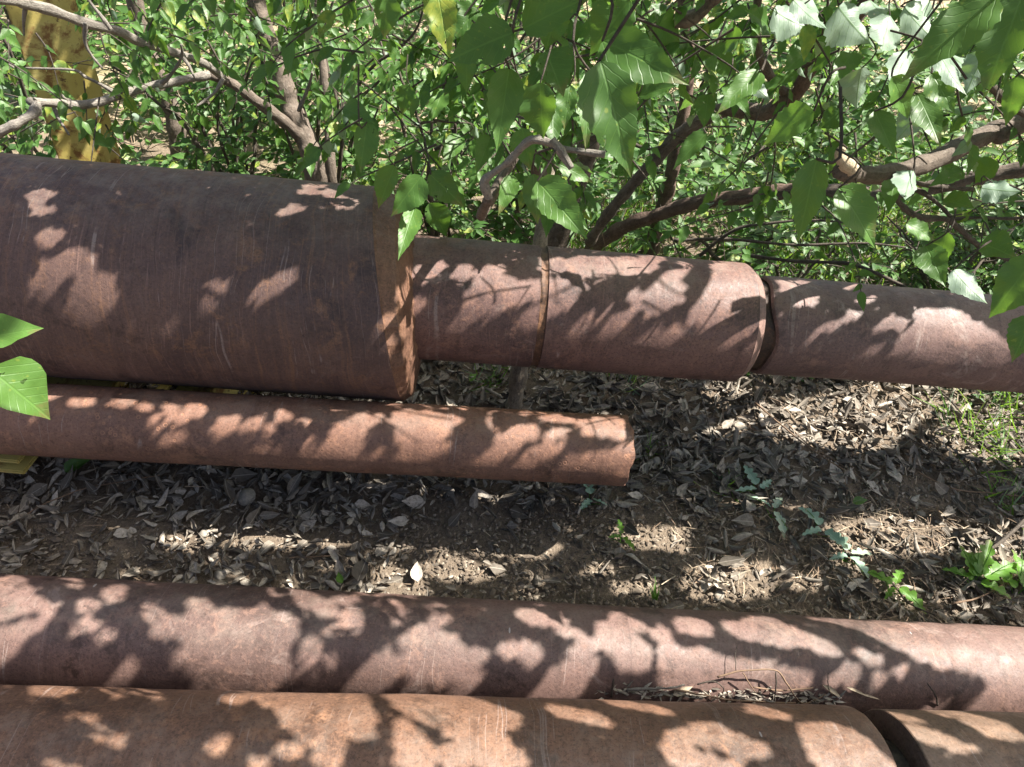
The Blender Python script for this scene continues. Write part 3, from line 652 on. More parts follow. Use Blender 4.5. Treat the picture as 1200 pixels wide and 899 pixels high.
# left tree
y = 2.45
b = at(372, 208, y); g0 = V3((b[0]+.02, y, float(gz(b[0], y))-.04))
tube_part('trunk', M_GREY if False else M_BARK, tl, [g0]+path_px([(372, 206), (366, 180), (352, 150), (338, 120), (325, 70), (308, 30), (296, -20), (285, -90)], y, 2.7), .047, .024)
tube_part('trunk', M_BARK, tl, [V3((at(388, 206, y)[0], y, -.03))]+path_px([(388, 206), (386, 150), (380, 90), (375, 40), (370, -40)], y, 2.7), .021, .012)
tube_part('limb', M_BARK, tl, path_px([(356, 162), (330, 140), (300, 118), (272, 98), (246, 88)], 2.5, 2.35), .022, .014)
tube_part('dead_branch', M_GREY, tl, path_px([(246, 88), (222, 92), (200, 97), (170, 103), (140, 112), (115, 120), (90, 123), (65, 121), (45, 120), (36, 119)], 2.35, 2.0), .013, .012, label='pale grey dead branch with forked twigs')
tube_part('dead_branch', M_GREY, tl, path_px([(44, 121), (40, 132), (28, 140), (10, 150), (-25, 165)], 2.0, 1.9), .012, .014)
for pts in ([(190, 98), (203, 84), (213, 66), (212, 52)], [(213, 66), (222, 78), (228, 92)], [(62, 121), (68, 138), (76, 150), (81, 158)], [(140, 112), (120, 100), (100, 90), (85, 82), (30, 80)], [(88, 122), (60, 105), (40, 95), (10, 75)],
            [(262, 92), (252, 108), (240, 118), (231, 124)], [(350, 130), (362, 100), (366, 85)]):
    tube_part('twig', M_GREY, tl, path_px(pts, 2.15, 2.1), .006, .003, sides=6)
tube_part('dead_branch', M_GREY, tl, path_px([(-20, -6), (20, 2), (60, 12), (100, 27), (140, 37), (165, 50), (200, 60), (240, 75), (262, 92)], 1.75, 2.3), .013, .011)
for pts in ([(100, 27), (100, 50), (108, 66), (120, 80)], [(30, 4), (28, 25), (28, 42)], [(130, 35), (118, 18), (104, 0), (95, -20)]):
    tube_part('twig', M_GREY, tl, path_px(pts, 1.85), .005, .0025, sides=6)
tube_part('trunk', M_BARK, tl, [V3((-1.62, 3.2, -.03))]+path_px([(212, 190), (205, 145), (190, 100), (172, 55), (160, 10), (150, -60)], 3.2, 3.3), .042, .03)
# middle tree
y = 2.25
tube_part('trunk', M_BARK, tm, [V3((.13, y, -.04))]+path_px([(652, 292), (660, 262), (672, 225), (684, 190), (694, 155), (702, 118), (712, 70), (720, 10), (726, -80)], y, 2.2), .035, .026)
tube_part('trunk', M_BARKR, tm, [V3((.30, 2.7, -.04))]+path_px([(756, 300), (768, 272), (780, 232), (790, 190), (800, 140), (806, 80), (800, -20)], 2.7, 2.8), .032, .022)
tube_part('limb', M_BARK, tm, path_px([(690, 285), (712, 252), (740, 218), (770, 185), (800, 155), (840, 132), (868, 128), (895, 132), (915, 122)], 2.4, 2.1), .018, .024)
tube_part('limb', M_BARKR, tm, path_px([(915, 122), (932, 112), (944, 90), (958, 60), (985, 35), (1010, 10), (1030, -30)], 2.1, 1.9), .022, .014)
tube_part('limb', M_BARK, tm, path_px([(928, 116), (912, 100), (900, 85), (890, 62), (886, 30), (890, -20)], 2.1, 1.95), .013, .009)
tube_part('limb', M_BARKR, tm, path_px([(690, 296), (715, 276), (740, 262), (770, 252), (800, 242), (835, 234), (870, 231), (905, 226), (940, 222)], 2.55, 2.3), .026, .024)
tube_part('limb', M_BARK, tm, path_px([(940, 222), (985, 224), (1030, 226), (1075, 222), (1110, 216), (1150, 207), (1200, 198), (1260, 188)], 2.3, 2.1), .022, .024)
tube_part('limb', M_BARK, tm, path_px([(790, 26), (812, 20), (830, 5), (850, -20)], 1.7), .014, .016)
tube_part('sapling_stem', M_BARKL, tm, [V3((.013, 1.775, -.02)), V3((.018, 1.785, .14)), V3((.03, 1.815, .32)), V3((.045, 1.85, .5))]+path_px([(633, 283), (636, 262), (640, 235), (645, 190)], 1.88, 1.98), .028, .016)
dbp = path_px([(573, 232), (568, 213), (582, 200), (600, 186), (612, 172), (624, 164), (640, 166), (660, 174), (684, 178), (709, 181)], 1.15, 1.1)
tube_part('dead_branch', M_GREY, tm, dbp, .0068, .0048, rough=.28, label='broken pale dead branch with a snapped stub')
tube_part('dead_branch', M_GREY, tm, path_px([(646, 164), (656, 176), (664, 188), (670, 197)], 1.1, 1.08), .006, .0055, rough=.25)
tube_part('limb', M_BARK, tm, path_px([(573, 232), (566, 250), (572, 280), (600, 330)], 1.15, 1.9)[:2]+[V3((-.02, 1.6, .95)), V3((.02, 1.95, .7))], .008, .014)
for pts, Y in (([(420, 100), (440, 75), (470, 55), (490, 30), (500, -10)], 2.5), ([(418, 118), (450, 90), (478, 60), (500, 40)], 2.6), ([(510, 175), (525, 168), (533, 155), (530, 142), (505, 143), (485, 146)], 2.0), ([(735, 165), (760, 175), (785, 168), (805, 165)], 2.3),
               ([(820, 300), (860, 270), (900, 262), (950, 258), (1000, 262)], 2.2), ([(790, 282), (850, 280), (930, 287), (1010, 285), (1060, 290)], 2.3)):
    tube_part('twig', M_TWIG, tm, path_px(pts, Y, Y*.97), .006, .003, sides=6)
# right tree
tube_part('trunk', M_BARK, trr, [V3((2.75, 2.95, -.2)), V3((2.72, 2.95, .5)), V3((2.66, 2.98, 1.2)), V3((2.7, 3.0, 2.0)), V3((2.6, 2.95, 2.9)), V3((2.5, 2.9, 3.7))], .075, .04, sides=12)
tube_part('limb', M_BARK, trr, path_px([(984, 200), (1010, 205), (1040, 204), (1065, 198), (1090, 190), (1115, 178), (1140, 165), (1170, 152), (1205, 140)], 1.45, 1.75)+[V3((1.9, 2.3, 1.25)), V3((2.4, 2.75, 1.4)), V3((2.68, 2.97, 1.55))], .0175, .026, rough=.16)
tube_part('broken_stub', M_CUT, trr, path_px([(1000, 200), (990, 190), (984, 180), (988, 173)], 1.44), .013, .009, rough=.25, label='pale snapped end of the limb')
for pts, Y0, Y1, r in (([(1045, 208), (1052, 235), (1068, 250), (1085, 256), (1108, 257), (1122, 266), (1140, 282), (1165, 298), (1215, 315)], 1.5, 1.55, .0075), ([(1072, 222), (1085, 228), (1100, 240), (1112, 252), (1122, 266)], 1.55, 1.55, .0055), ([(1050, 205), (1075, 215), (1110, 220), (1140, 222)], 1.5, 1.6, .006),
                       ([(880, 300), (930, 306), (985, 308), (1010, 313), (1060, 336), (1100, 358), (1150, 386), (1190, 408)], 2.0, 1.6, .0055), ([(1150, 90), (1165, 105), (1180, 120), (1195, 130), (1212, 140)], 1.6, 1.7, .011), ([(1115, 257), (1150, 255), (1190, 256), (1230, 250)], 1.55, 1.6, .004)):
    tube_part('twig', M_TWIG, trr, path_px(pts, Y0, Y1), r, r*.7, sides=7, rough=.2)

# leaves seen one by one (base, tip, width in the picture); each hangs at the distance its size asks for
def big_leaf(LV, b, t, wpx, real=.092, tone=None, tilt=.35, fold=.16, curl=.25, Y=None, sun=0):
    lp = math.hypot(t[0]-b[0], t[1]-b[1])
    dist = min(1.9, max(.5, FPX*real/lp)) if Y is None else Y
    db, dt = ray(*b), ray(*t); best = None
    for kf in (1, .93, 1.07, .87, 1.14, .8, 1.22, 1.3, .74, 1.4):
        p0_, p1_ = CP+db*dist*kf, CP+dt*dist*kf; sd_ = unit(np.cross(p1_-p0_, db))*wpx*dist*kf/FPX*.35
        Q_ = np.concatenate([p0_+(p1_-p0_)*np.linspace(0, 1, 9)[:, None]+sd_*q_ for q_ in (-1, -.5, 0, .5, 1)])
        sc_ = (STATE[cellof(Q_)] == 2).sum()+abs(kf-1)*2
        if best is None or sc_ < best[0]: best = (sc_, kf)
    dist *= best[1]; pb = CP+db*dist; pt = CP+dt*dist*rng.uniform(.95, 1.03)
    ax = pt-pb; ln = np.linalg.norm(ax); n = -unit((db+dt)/2)
    n = unit(n+np.array([0, 0, tilt])+rv(.12))
    if sun:
        if sun > 1: n = -unit(SUN*.9-unit(pb-CP)+rv(.14))  # pale underside turned to viewer and sun in place of glare
        bb_ = np.cross(unit(ax), n)
        for f_ in np.linspace(-.05, 1.05, 16):
            for g_ in np.linspace(-.7, .7, 13):
                c_ = cellof((pb+ax*f_+bb_*g_*ln*.5)[None]); iu_, iv_ = c_[0][0], c_[1][0]
                if STATE[iu_, iv_] == 0 or (.08 < f_ < .85 and abs(g_)*ln < wpx*dist/FPX*.6*np.interp(f_, np.linspace(0, 1, 20), leaf_prof(np.linspace(0, 1, 20)))): STATE[iu_, iv_] = 2
    LV.add(pb, unit(ax), n, ln*1.04, wpx*dist/FPX*rng.uniform(.72, .98), curl, fold, rng.uniform(.1, .8) if tone is None else tone)
    return pb
LM, LR, LL = Leaves(), Leaves(), Leaves(); TM, TR, TL = Tubes(), Tubes(), Tubes()
for a in [((704, 72), (743, 206), 66, .1), ((597, 80), (583, 174), 42), ((633, 97), (636, 165), 54), ((692, 84), (687, 172), 26), ((706, 48), (805, 92), 68), ((738, 0), (690, 64), 62), ((613, 34), (692, -8), 50), ((602, 38), (523, 68), 54),
          ((512, -14), (527, 66), 44, .09, .97), ((455, -6), (449, 46), 32), ((630, 212), (686, 276), 46), ((625, 204), (630, 264), 32), ((494, 206), (458, 254), 36), ((486, 244), (467, 299), 27), ((503, 203), (545, 242), 38), ((503, 238), (524, 280), 34),
          ((463, 194), (441, 246), 30), ((430, 143), (422, 202), 30), ((403, 126), (436, 142), 24), ((655, 192), (698, 213), 26, .07), ((660, 240), (690, 268), 24, .06), ((748, 112), (792, 98), 24), ((580, 100), (575, 150), 24), ((612, 150), (622, 200), 34), ((648, 120), (650, 170), 36), ((548, 60), (545, 110), 30),
          ((560, 10), (530, 45), 36), ((640, 60), (660, 110), 44), ((668, 100), (662, 150), 30), ((575, 160), (560, 200), 24), ((520, 105), (505, 140), 26), ((690, 20), (720, 60), 50), ((655, 5), (640, 60), 46), ((760, 20), (800, 50), 46), ((480, 100), (470, 135), 24), ((540, 160), (520, 190), 24), ((600, 205), (585, 250), 26), ((645, 235), (640, 275), 24)]:
    b, t, wp = a[:3]
    pb = big_leaf(LM, b, t, wp, a[3] if len(a) > 3 else .088, a[4] if len(a) > 4 else None, sun=1 if rng.random() < .25 or b in ((630, 212), (655, 192), (486, 244), (503, 238), (748, 112), (494, 206)) else 0)
    TM.add([pb, pb+rv(.012)+np.array([0, 0, .02]), pb+rv(.02)+np.array([0, .03, .04])], .0012, .0016, 5, 3, 0, False)
for a in [((957, 186), (936, 285), 42), ((983, 220), (1031, 288), 56), ((1168, -4), (1055, 88), 52, .1), ((1200, -8), (1154, 112), 58, .1), ((954, 130), (891, 168), 38), ((890, 83), (842, 128), 28), ((828, 156), (788, 196), 28), ((983, 8), (1014, 52), 58), ((1043, 18), (1028, 65), 46), ((1060, 8), (1090, 50), 40),
          ((1112, 62), (1152, 100), 48), ((1092, 86), (1121, 131), 30), ((907, 12), (947, 38), 42), ((1085, 288), (1108, 332), 42), ((1117, 316), (1152, 359), 38), ((1062, 262), (1100, 280), 34), ((1215, 300), (1158, 372), 52, .1), ((1210, 370), (1188, 425), 34), ((1110, 272), (1098, 318), 26), ((1070, 200), (1055, 240), 26),
          ((1050, 210), (1042, 245), 22), ((1150, 285), (1190, 300), 34), ((1105, 235), (1140, 240), 24), ((1150, 220), (1195, 228), 34), ((870, 40), (840, 60), 30), ((945, 60), (920, 82), 30), ((1010, 80), (1000, 125), 34), ((1045, 90), (1070, 140), 36), ((1075, 110), (1105, 165), 36), ((1170, 190), (1140, 215), 30), ((1128, 200), (1090, 215), 24), ((985, 130), (960, 150), 26), ((1025, 130), (1050, 180), 30), ((830, 110), (825, 150), 24), ((850, 100), (880, 130), 26), ((900, 30), (880, 10), 30), ((960, 15), (930, 5), 34), ((1130, 15), (1100, 60), 42), ((1090, 0), (1060, 40), 40), ((1020, 0), (1040, 30), 36), ((1190, 90), (1180, 150), 30), ((1065, 60), (1040, 110), 40), ((1100, 60), (1125, 115), 36), ((930, 0), (965, 40), 38), ((1080, 130), (1050, 165), 30), ((1155, 60), (1130, 110), 34), ((870, 85), (900, 120), 26), ((1000, 60), (975, 95), 30), ((800, 70), (770, 100), 26), ((840, 60), (865, 95), 26)]:
    b, t, wp = a[:3]
    pb = big_leaf(LR, b, t, wp, a[3] if len(a) > 3 else .085, None, .75, sun=2 if b in ((983, 8), (1043, 18), (1060, 8), (1112, 62), (907, 12), (1130, 15), (1090, 0), (1020, 0), (1117, 316), (960, 15), (1010, 80), (1070, 200), (1150, 220), (1065, 60), (1100, 60), (930, 0), (1080, 130), (1155, 60), (870, 85), (800, 70)) else (1 if rng.random() < .4 or b in ((1092, 86), (828, 156), (1045, 90), (1075, 110)) else 0))
    TR.add([pb, pb+rv(.012)+np.array([.01, .0, .02]), pb+rv(.02)+np.array([.03, .03, .04])], .0012, .0016, 5, 3, 0, False)
for a in [((-26, 398), (46, 382), 38, .095), ((-14, 432), (62, 491), 58, .1)]:
    big_leaf(LL, a[0], a[1], a[2], a[3], .75, .5)
TL.add([CP+ray(-14, 432)*.9, CP+ray(-26, 398)*.95, CP+ray(-90, 360)*1.0, CP+ray(-160, 300)*1.1, CP+ray(-260, 150)*1.3, np.array([-1.5, 1.3, 1.75]), np.array([-1.45, 1.8, 2.1]), np.array([-1.0, 2.5, 2.2])], .003, .004, 5, 3, 0, False)
# leafy twigs that fill the boughs between them
def bough(LV, TB, n, x0, x1, y0, y1, Y0, Y1, ln, leaves, dropp=.5):
    for _ in range(n):
        px, py, Y = rng.uniform(x0, x1), rng.uniform(y0, y1), rng.uniform(Y0, Y1)
        a = at(px, py, Y); b = a+np.array([rng.normal()*.12, rng.normal()*.1, -rng.uniform(.04, .18)])
        leafy_twig(LV, TB, a, b, leaves, ln, dropp, face=(0, -.45, 1))
bough(LM, TM, 46, 430, 790, -40, 60, 1.4, 2.3, .068, 7)
bough(LM, TM, 34, 400, 600, 40, 170, 1.6, 2.3, .062, 6)
bough(LM, TM, 26, 520, 760, 60, 190, 1.5, 2.1, .062, 6)
bough(LR, TR, 80, 770, 1230, -70, 120, 1.4, 2.6, .058, 7)
bough(LR, TR, 26, 860, 1240, 90, 250, 1.4, 2.0, .055, 6)
bough(LL, TL, 20, -10, 160, 10, 150, 2.05, 2.45, .058, 6)
bough(LL, TL, 46, 110, 440, -70, 40, 1.9, 2.8, .065, 7)
bough(LL, TL, 36, 140, 440, 30, 140, 2.2, 2.9, .06, 6)

# crowns overhead: leaves fill what the photograph shows as shade and leave the gaps that let the sun spots through
def high_point(u, v, z):
    b = u*SU+v*SV; return b+SUN*((z-b[2])/SUN[2])
def out_of_view(p):
    d = p-CP
    if d@_f < .05: return True
    q = proj(p); return q[1] < -70 or q[0] < -150 or q[0] > 1350 or q[1] > 1000
CROWN = {'m': Leaves(), 'r': Leaves()}
leaf_t = np.array([.05, .15, .25, .25, .25, .4, .4, .4, .55, .55, .7, .7, .85, .97]); leaf_w = np.array([0, 0, -.8, 0, .8, -.85, 0, .85, -.6, .6, -.4, .4, 0, 0])
_t, _w = np.meshgrid(np.linspace(.04, .96, 14), np.linspace(-1, 1, 9)); CT = _t.ravel(); CW = _w.ravel()*np.interp(CT, np.linspace(0, 1, 20), leaf_prof(np.linspace(0, 1, 20)))
def try_leaf(u, v, size, tol, zlo=1.15, zhi=1.7):
    for _ in range(12):
        p = high_point(u, v, rng.uniform(zlo, zhi))
        if out_of_view(p): break
        zlo += .1; zhi += .1
    else: return None
    n = unit(SUN+rv(.28)); ax = unit(np.cross(n, rv())); b = np.cross(ax, n); wd = size*.52
    base = p-ax*size*.42
    S = base+leaf_t[:, None]*size*ax+(leaf_w*wd*.5)[:, None]*b
    iu, iv = cellof(S); st = STATE[iu, iv]
    if (st == 2).sum() > tol: return None
    Q = base+(CT*size)[:, None]*ax+(CW*wd*.5)[:, None]*b
    if (STATE[cellof(Q)] == 2).sum() > 1: return None
    return p, base, ax, n, wd, S, b
def cover(S, ax, b, size, wd, base):
    t = np.linspace(.14, .80, 12); w = np.linspace(-.62, .62, 8); T, Wq = np.meshgrid(t, w); pf = np.interp(T, np.linspace(0, 1, 20), leaf_prof(np.linspace(0, 1, 20)))
    Q = base+(T.ravel()*size)[:, None]*ax+(Wq.ravel()*pf.ravel()*wd*.5)[:, None]*b
    iu, iv = cellof(Q); COVER[iu, iv] += 1
# a low bent branch whose shadow loops over the middle section
px_ = [(636, 399), (668, 376), (704, 350), (735, 335), (767, 323), (790, 303), (806, 299), (822, 306), (828, 318), (820, 340), (803, 362), (785, 376)]
SP, _n = surf([p[0] for p in px_], [p[1] for p in px_])
tube_part('limb', M_BARK, trr, [q+SUN*1.42 for q in SP], .0105, .0115, sub=4)
for pp in ([(735, 335), (712, 325), (690, 327), (660, 340), (610, 366), (570, 383)], [(767, 323), (780, 336), (800, 346)], [(440, 475), (490, 485), (530, 492)]):
    SP, _n = surf([p[0] for p in pp], [p[1] for p in pp]); tube_part('twig', M_TWIG, trr, [q+SUN*1.42 for q in SP], .004, .003, sub=4, sides=6)
for a_, b_ in zip(px_, px_[1:]):
    t_ = np.linspace(0, 1, 12); xx, yy_ = a_[0]+(b_[0]-a_[0])*t_, a_[1]+(b_[1]-a_[1])*t_
    for o_ in (-6, -3, 0, 3, 6):
        S_, _n = surf(np.concatenate([xx, xx+o_]), np.concatenate([yy_+o_, yy_])); iu, iv = cellof(S_); COVER[iu, iv] += 1
shade = np.argwhere(STATE == 1)
nl = 0
for rnd in range(13):
    todo = shade[COVER[shade[:, 0], shade[:, 1]] == 0]
    rng.shuffle(todo)
    if len(todo) < 150: break
    for iu, iv in todo:
        if COVER[iu, iv]: continue
        size = rng.uniform(.065, .10)*(1, .95, .85, .75, .66, .58, .5, .44, .38, .34, .3, .26, .24)[rnd]
        u, v = U0+(iu+rng.random())*CELL, V0+(iv+rng.random())*CELL
        r = try_leaf(u, v, size, 0)
        if r is None: continue
        p, base, ax, n, wd, S, bb = r
        cover(S, ax, bb, size, wd, base); nl += 1
        CROWN['r' if p[0] > .9 else 'm'].add(base, ax, n, size, wd, rng.uniform(-.1, .25), rng.uniform(.02, .15))
print('crown leaves', nl, 'uncovered', int((COVER[shade[:, 0], shade[:, 1]] == 0).sum()), 'of', len(shade))
# the rest of the crowns, beyond what shades the pipes
for _ in range(3000):
    x, yy, z = rng.uniform(-2.8, 5.2), rng.uniform(.2, 6.6), rng.uniform(1.75, 3.6)
    p = np.array([x, yy, z])
    if not out_of_view(p): continue
    dens = .95 if x-.67*z < 0 else .6
    if noise.noise((x*2.2, yy*2.2, z*1.4)) < .12-dens*.35: continue
    u, v = p@SU, p@SV; size = rng.uniform(.06, .1); n = unit(SUN+rv(.5)); ax = unit(np.cross(n, rv())); b = np.cross(ax, n)
    S = p-ax*size*.42+leaf_t[:, None]*size*ax+(leaf_w*size*.26)[:, None]*b
    S = p-ax*size*.42+(CT*size)[:, None]*ax+(CW*size*.26)[:, None]*b
    if (STATE[cellof(S)] == 2).any(): continue
    CROWN['r' if x > .9 else 'm'].add(p-ax*size*.42, ax, n, size, size*.52, rng.uniform(-.1, .3), rng.uniform(.02, .2))
for q in POST:  # unseen leaves added to the crown, sunward of the post, to shade it
    if rng.random() < .3: continue
    p = q+SUN*rng.uniform(1.2, 1.8)
    while not out_of_view(p): p = p+SUN*.1
    for _ in range(3):
        n = unit(SUN+rv(.3)); ax = unit(np.cross(n, rv())); CROWN['m'].add(p+rv(.03), ax, n, .09, .047, .1, .1)
# limbs through the crowns, led where they shade no sun spot
def crown_limb(parent, a, zr, xr, yr, r):
    best = None
    for _ in range(120):
        e = np.array([rng.uniform(*xr), rng.uniform(*yr), rng.uniform(*zr)]); m = (V3(a)+e)/2+rv(.25)+np.array([0, 0, .25])
        t = np.linspace(0, 1, 60)[:, None]; Q = (1-t)**2*V3(a)+2*t*(1-t)*m+t*t*e
        iu, iv = cellof(Q); s = (STATE[iu, iv] == 2).sum()+5*sum(not out_of_view(q) for q in Q[::4] if q[2] > 1.3)
        if best is None or s < best[0]: best = (s, Q)
    tube_part('limb', M_BARK, parent, best[1][::6], r, r*.35, rough=.1, sub=3)
for k in range(4): crown_limb(trr, (2.66, 2.98, 1.9+.35*k), (2.3, 3.4), (.6, 2.6), (.5, 3.2), .022)
for k in range(4): crown_limb(tm, (.32, 2.3, 1.9+.25*k), (2.0, 3.0), (-1.6, .8), (.4, 3.4), .018)
def crown_part(LV, parent, name='crown', rows=4): LV.build(name, M_LEAF, parent, rows=rows, half=1)
from mathutils.bvhtree import BVHTree
okp = np.flatnonzero(ok)[::4]; LITP = lit[okp]; ORI = GP[okp]+GN[okp]*.012+SUN*.05
for it in range(4):
    VV, FF, own, base_ = [], [], [], 0
    for key, lv in (('m', CROWN['m']), ('r', CROWN['r']), ('x', LM), ('x', LR), ('x', LL)):
        if not lv.L: continue
        me = lv.mesh('tmp', rows=4, half=1); nv = len(me.vertices); v_ = np.empty(nv*3, np.float32); me.vertices.foreach_get('co', v_)
        f_ = np.empty(len(me.polygons)*4, np.int32); me.polygons.foreach_get('vertices', f_); f_ = f_.reshape(-1, 4)
        VV.append(v_.reshape(-1, 3)); FF.append(f_+base_); base_ += nv
        own += [(key, i//8) for i in range(len(f_))]; bpy.data.meshes.remove(me)
    tree_ = BVHTree.FromPolygons(np.concatenate(VV).tolist(), np.concatenate(FF).tolist())
    sv_ = Vector(SUN); hl, hs, todo = {}, {}, []
    for p_, li in zip(ORI, LITP):
        h_ = tree_.ray_cast(Vector(p_), sv_)
        if h_[2] is None:
            if not li: todo.append(p_)
            continue
        o_ = own[h_[2]]; d_ = hl if li else hs; d_[o_] = d_.get(o_, 0)+1
    for key in ('m', 'r'):
        bad = {o_[1] for o_, c_ in hl.items() if o_[0] == key and c_ > (.7, .9, 1.1, 1.3)[it]*hs.get(o_, 0)+1}
        CROWN[key].L = [l_ for i, l_ in enumerate(CROWN[key].L) if i not in bad]
    C2 = np.zeros((NU, NV), bool); rng.shuffle(todo); add = 0
    for p_ in todo:
        iu, iv = cellof(p_[None])
        if C2[iu[0], iv[0]]: continue
        size = rng.uniform(.035, .06)*(1, .8, .6, .5)[it]
        r_ = try_leaf(p_@SU, p_@SV, size, 0)
        if r_ is None: continue
        p, base, ax, n, wd, S, bb = r_; add += 1
        C2[cellof(base+(CT*size*.8)[:, None]*ax+(CW*wd*.4)[:, None]*bb)] = True
        CROWN['r' if p[0] > .9 else 'm'].add(base, ax, n, size, wd, .05, .05)
    print('prune', it, 'shade open', len(todo), 'of', int((~LITP).sum()), 'lit blocked', sum(hl.values()), 'of', int(LITP.sum()), 'added', add)
crown_part(CROWN['m'], tm); crown_part(CROWN['r'], trr)
LM.build('foliage', M_LEAF, tm, TM, rows=18, half=2)
LR.build('foliage', M_LEAF, trr, TR, rows=18, half=2)
LL.build('foliage', M_LEAF, tl, TL, rows=8, half=2)

# ------------------------------------------------------------------ bushes behind the pipes
def bush(x, y, h, spread, stems, twigs, leaves, ln, label, mat=M_LEAF2, droop=.35):
    z = float(gz(x, y)); root = empty('leafy_bush', (x, y, z), label, 'bush', 'leafy bushes behind the pipes')
    LV, TW = Leaves(), Tubes(); b0 = np.array([x, y, z-.03])
    for s in range(stems):
        a = rng.uniform(0, 6.283); lean = rng.uniform(.15, 1)*spread; hh = h*rng.uniform(.65, 1.1)
        e = b0+np.array([math.cos(a)*lean, math.sin(a)*lean*.7, hh]); m = b0*.5+e*.5+np.array([rng.normal()*.06, rng.normal()*.06, .08])
        TB = Tubes(); P = TB.add([b0+rv(.03)*[1, 1, 0], m, e], rng.uniform(.007, .014), .003, 6, 7, .006, False, .1); TB.build('stem', M_TWIG, root, (x, y, z))
        for t in range(twigs):
            f = rng.uniform(.12, 1); q = np.array(P[min(len(P)-1, int(f*(len(P)-1)))])
            dr = unit([rng.normal(), rng.normal()-.25, rng.normal()*.45+.12]); L = rng.uniform(.12, .34)
            leafy_twig(LV, TW, q, q+dr*L, leaves, ln, droop, r=.0022, face=(0, -.5, 1), skip=.05)
    LV.build('foliage', mat, root, TW, rows=5, half=1)
BUSH = [(-2.15, 2.95, .95, .45, 7, 7, 7, .06, 'low green bush behind the left end of the dark barrel under the pale branch'),
        (-1.18, 2.72, .85, .40, 8, 7, 7, .055, 'dense small-leaved bush just behind the dark barrel below the yellow post'),
        (-.85, 2.75, 1.0, .5, 7, 7, 7, .06, 'leafy bush behind the barrel between yellow post and forked trunk'),
        (-.35, 2.65, 1.0, .4, 7, 7, 6, .06, 'leafy bush behind the end of the dark barrel right of the forked trunk'),
        (-.05, 3.1, 1.1, .45, 6, 7, 6, .065, 'taller bush behind the broken dead branch'),
        (-2.5, 3.6, 1.3, .6, 7, 8, 6, .065, 'tall bush left of the yellow post'),
        (-1.3, 3.9, 1.35, .6, 6, 8, 6, .065, 'tall bush deeper behind the yellow post'),
        (-.2, 4.1, 1.3, .6, 6, 7, 6, .065, 'far bush seen through the gap right of the forked trunk'),
        (1.5, 4.0, 1.1, .7, 7, 8, 6, .06, 'sunlit bush beyond the narrow pipe under the brown limbs'),
        (2.5, 3.5, 1.1, .6, 7, 8, 6, .06, 'bright green bush behind the right end of the narrow pipe'),
        (.75, 3.6, .9, .5, 6, 7, 6, .05, 'thin bush behind the reddish trunks'),
        (1.05, 2.55, .38, .4, 10, 7, 6, .034, 'low small-leaved bush just behind the joint of middle and narrow pipe'),
        (1.75, 2.6, .42, .45, 10, 7, 6, .034, 'low small-leaved bush just behind the right end of the narrow pipe')]
for b_ in BUSH: bush(*b_)
LV, TW = Leaves(), Tubes()
for _ in range(4300):
    yy = 2.6+5.0*rng.random()**1.2; x = rng.uniform(-.85, .95)*yy*1.0+.1*yy
    c = noise.noise((x*1.1+3, yy*1.1, 2)); 
    if c < -.18 and rng.random() < .75: continue
    z = float(gz(x, yy))+max(.05, (.35+c)*.95)*rng.random()
    q = np.array([x, yy, z]); leafy_twig(LV, TW, q, q+unit([rng.normal(), rng.normal()-.3, rng.uniform(.1, 1)])*rng.uniform(.12, .3), 7, .05+.008*yy, .3, r=.002, face=(0, -.5, 1), skip=.05)
g_ = bpy.data.objects.new('x', None)
o = LV.build('undergrowth', M_LEAF2, g_, TW, rows=4, half=1); o.parent = None; bpy.data.objects.remove(g_)
tag(o, 'mass of leafy undergrowth receding behind the trees', None, None, 'stuff')
LV = Leaves()
for _ in range(15000):
    x, yy = rng.uniform(-.1, 3.0), 2.1+2.3*rng.random()**1.2
    c = noise.noise((x*2.3, yy*2.3, 9))
    if c < -.1: continue
    LV.add((x, yy, float(gz(x, yy))+rng.random()**2*.22*(c+.5)), unit([rng.normal(), rng.normal(), rng.normal()*.5]), unit([rng.normal()*.5, rng.normal()*.5-.3, 1]), rng.uniform(.014, .036), rng.uniform(.006, .015), .3, .15)
tag(LV.build('ground_cover', M_LEAF2, None, rows=3, half=1), 'small-leaved green ground cover behind the narrow pipe', None, None, 'stuff')

# ------------------------------------------------------------------ grass, brush and far vegetation
def blades(name, n, box, hgt, wid, mat, label, lean=.5, kind='stuff', dens=None, far=False, tone=None):
    LV = Leaves(); c = 0
    while c < n:
        x, yy = rng.uniform(box[0], box[1]), rng.uniform(box[2], box[3])
        if dens and dens(x, yy) < rng.random(): c += 1; continue
        h = rng.uniform(*hgt); ax = unit([rng.normal()*lean, rng.normal()*lean, 1]); nn = unit(np.cross(ax, rv()))
        LV.add((x, yy, float(gz(x, yy))-.005), ax, nn, h, rng.uniform(*wid), rng.uniform(.2, 1.2), .2, tone); c += 1
    o = LV.build(name, mat, None, rows=4, half=1, prof=lambda t: np.clip(1-t, 0, 1)**.7)
    return tag(o, label, None, None, kind)
cl = lambda s, th: (lambda x, y: 1. if noise.noise((x*s, y*s, 5)) > th else .12)
blades('green_grass', 9000, (.15, 3.2, 2.2, 4.6), (.08, .34), (.004, .011), M_FRESH, 'rank green grass growing behind the narrow pipe', .7, dens=cl(2., -.15))
blades('dry_grass', 5500, (-2.2, 3.6, 2.1, 5.4), (.1, .42), (.002, .005), M_STRAW, 'dry tan grass stems among the bushes', 1.0, dens=cl(1.5, -.1))
blades('far_dry_grass', 9000, (-7, 9, 4.6, 15), (.08, .3), (.006, .014), M_STRAW, 'sunlit dry grass field beyond the bushes', .8)
TB = Tubes()
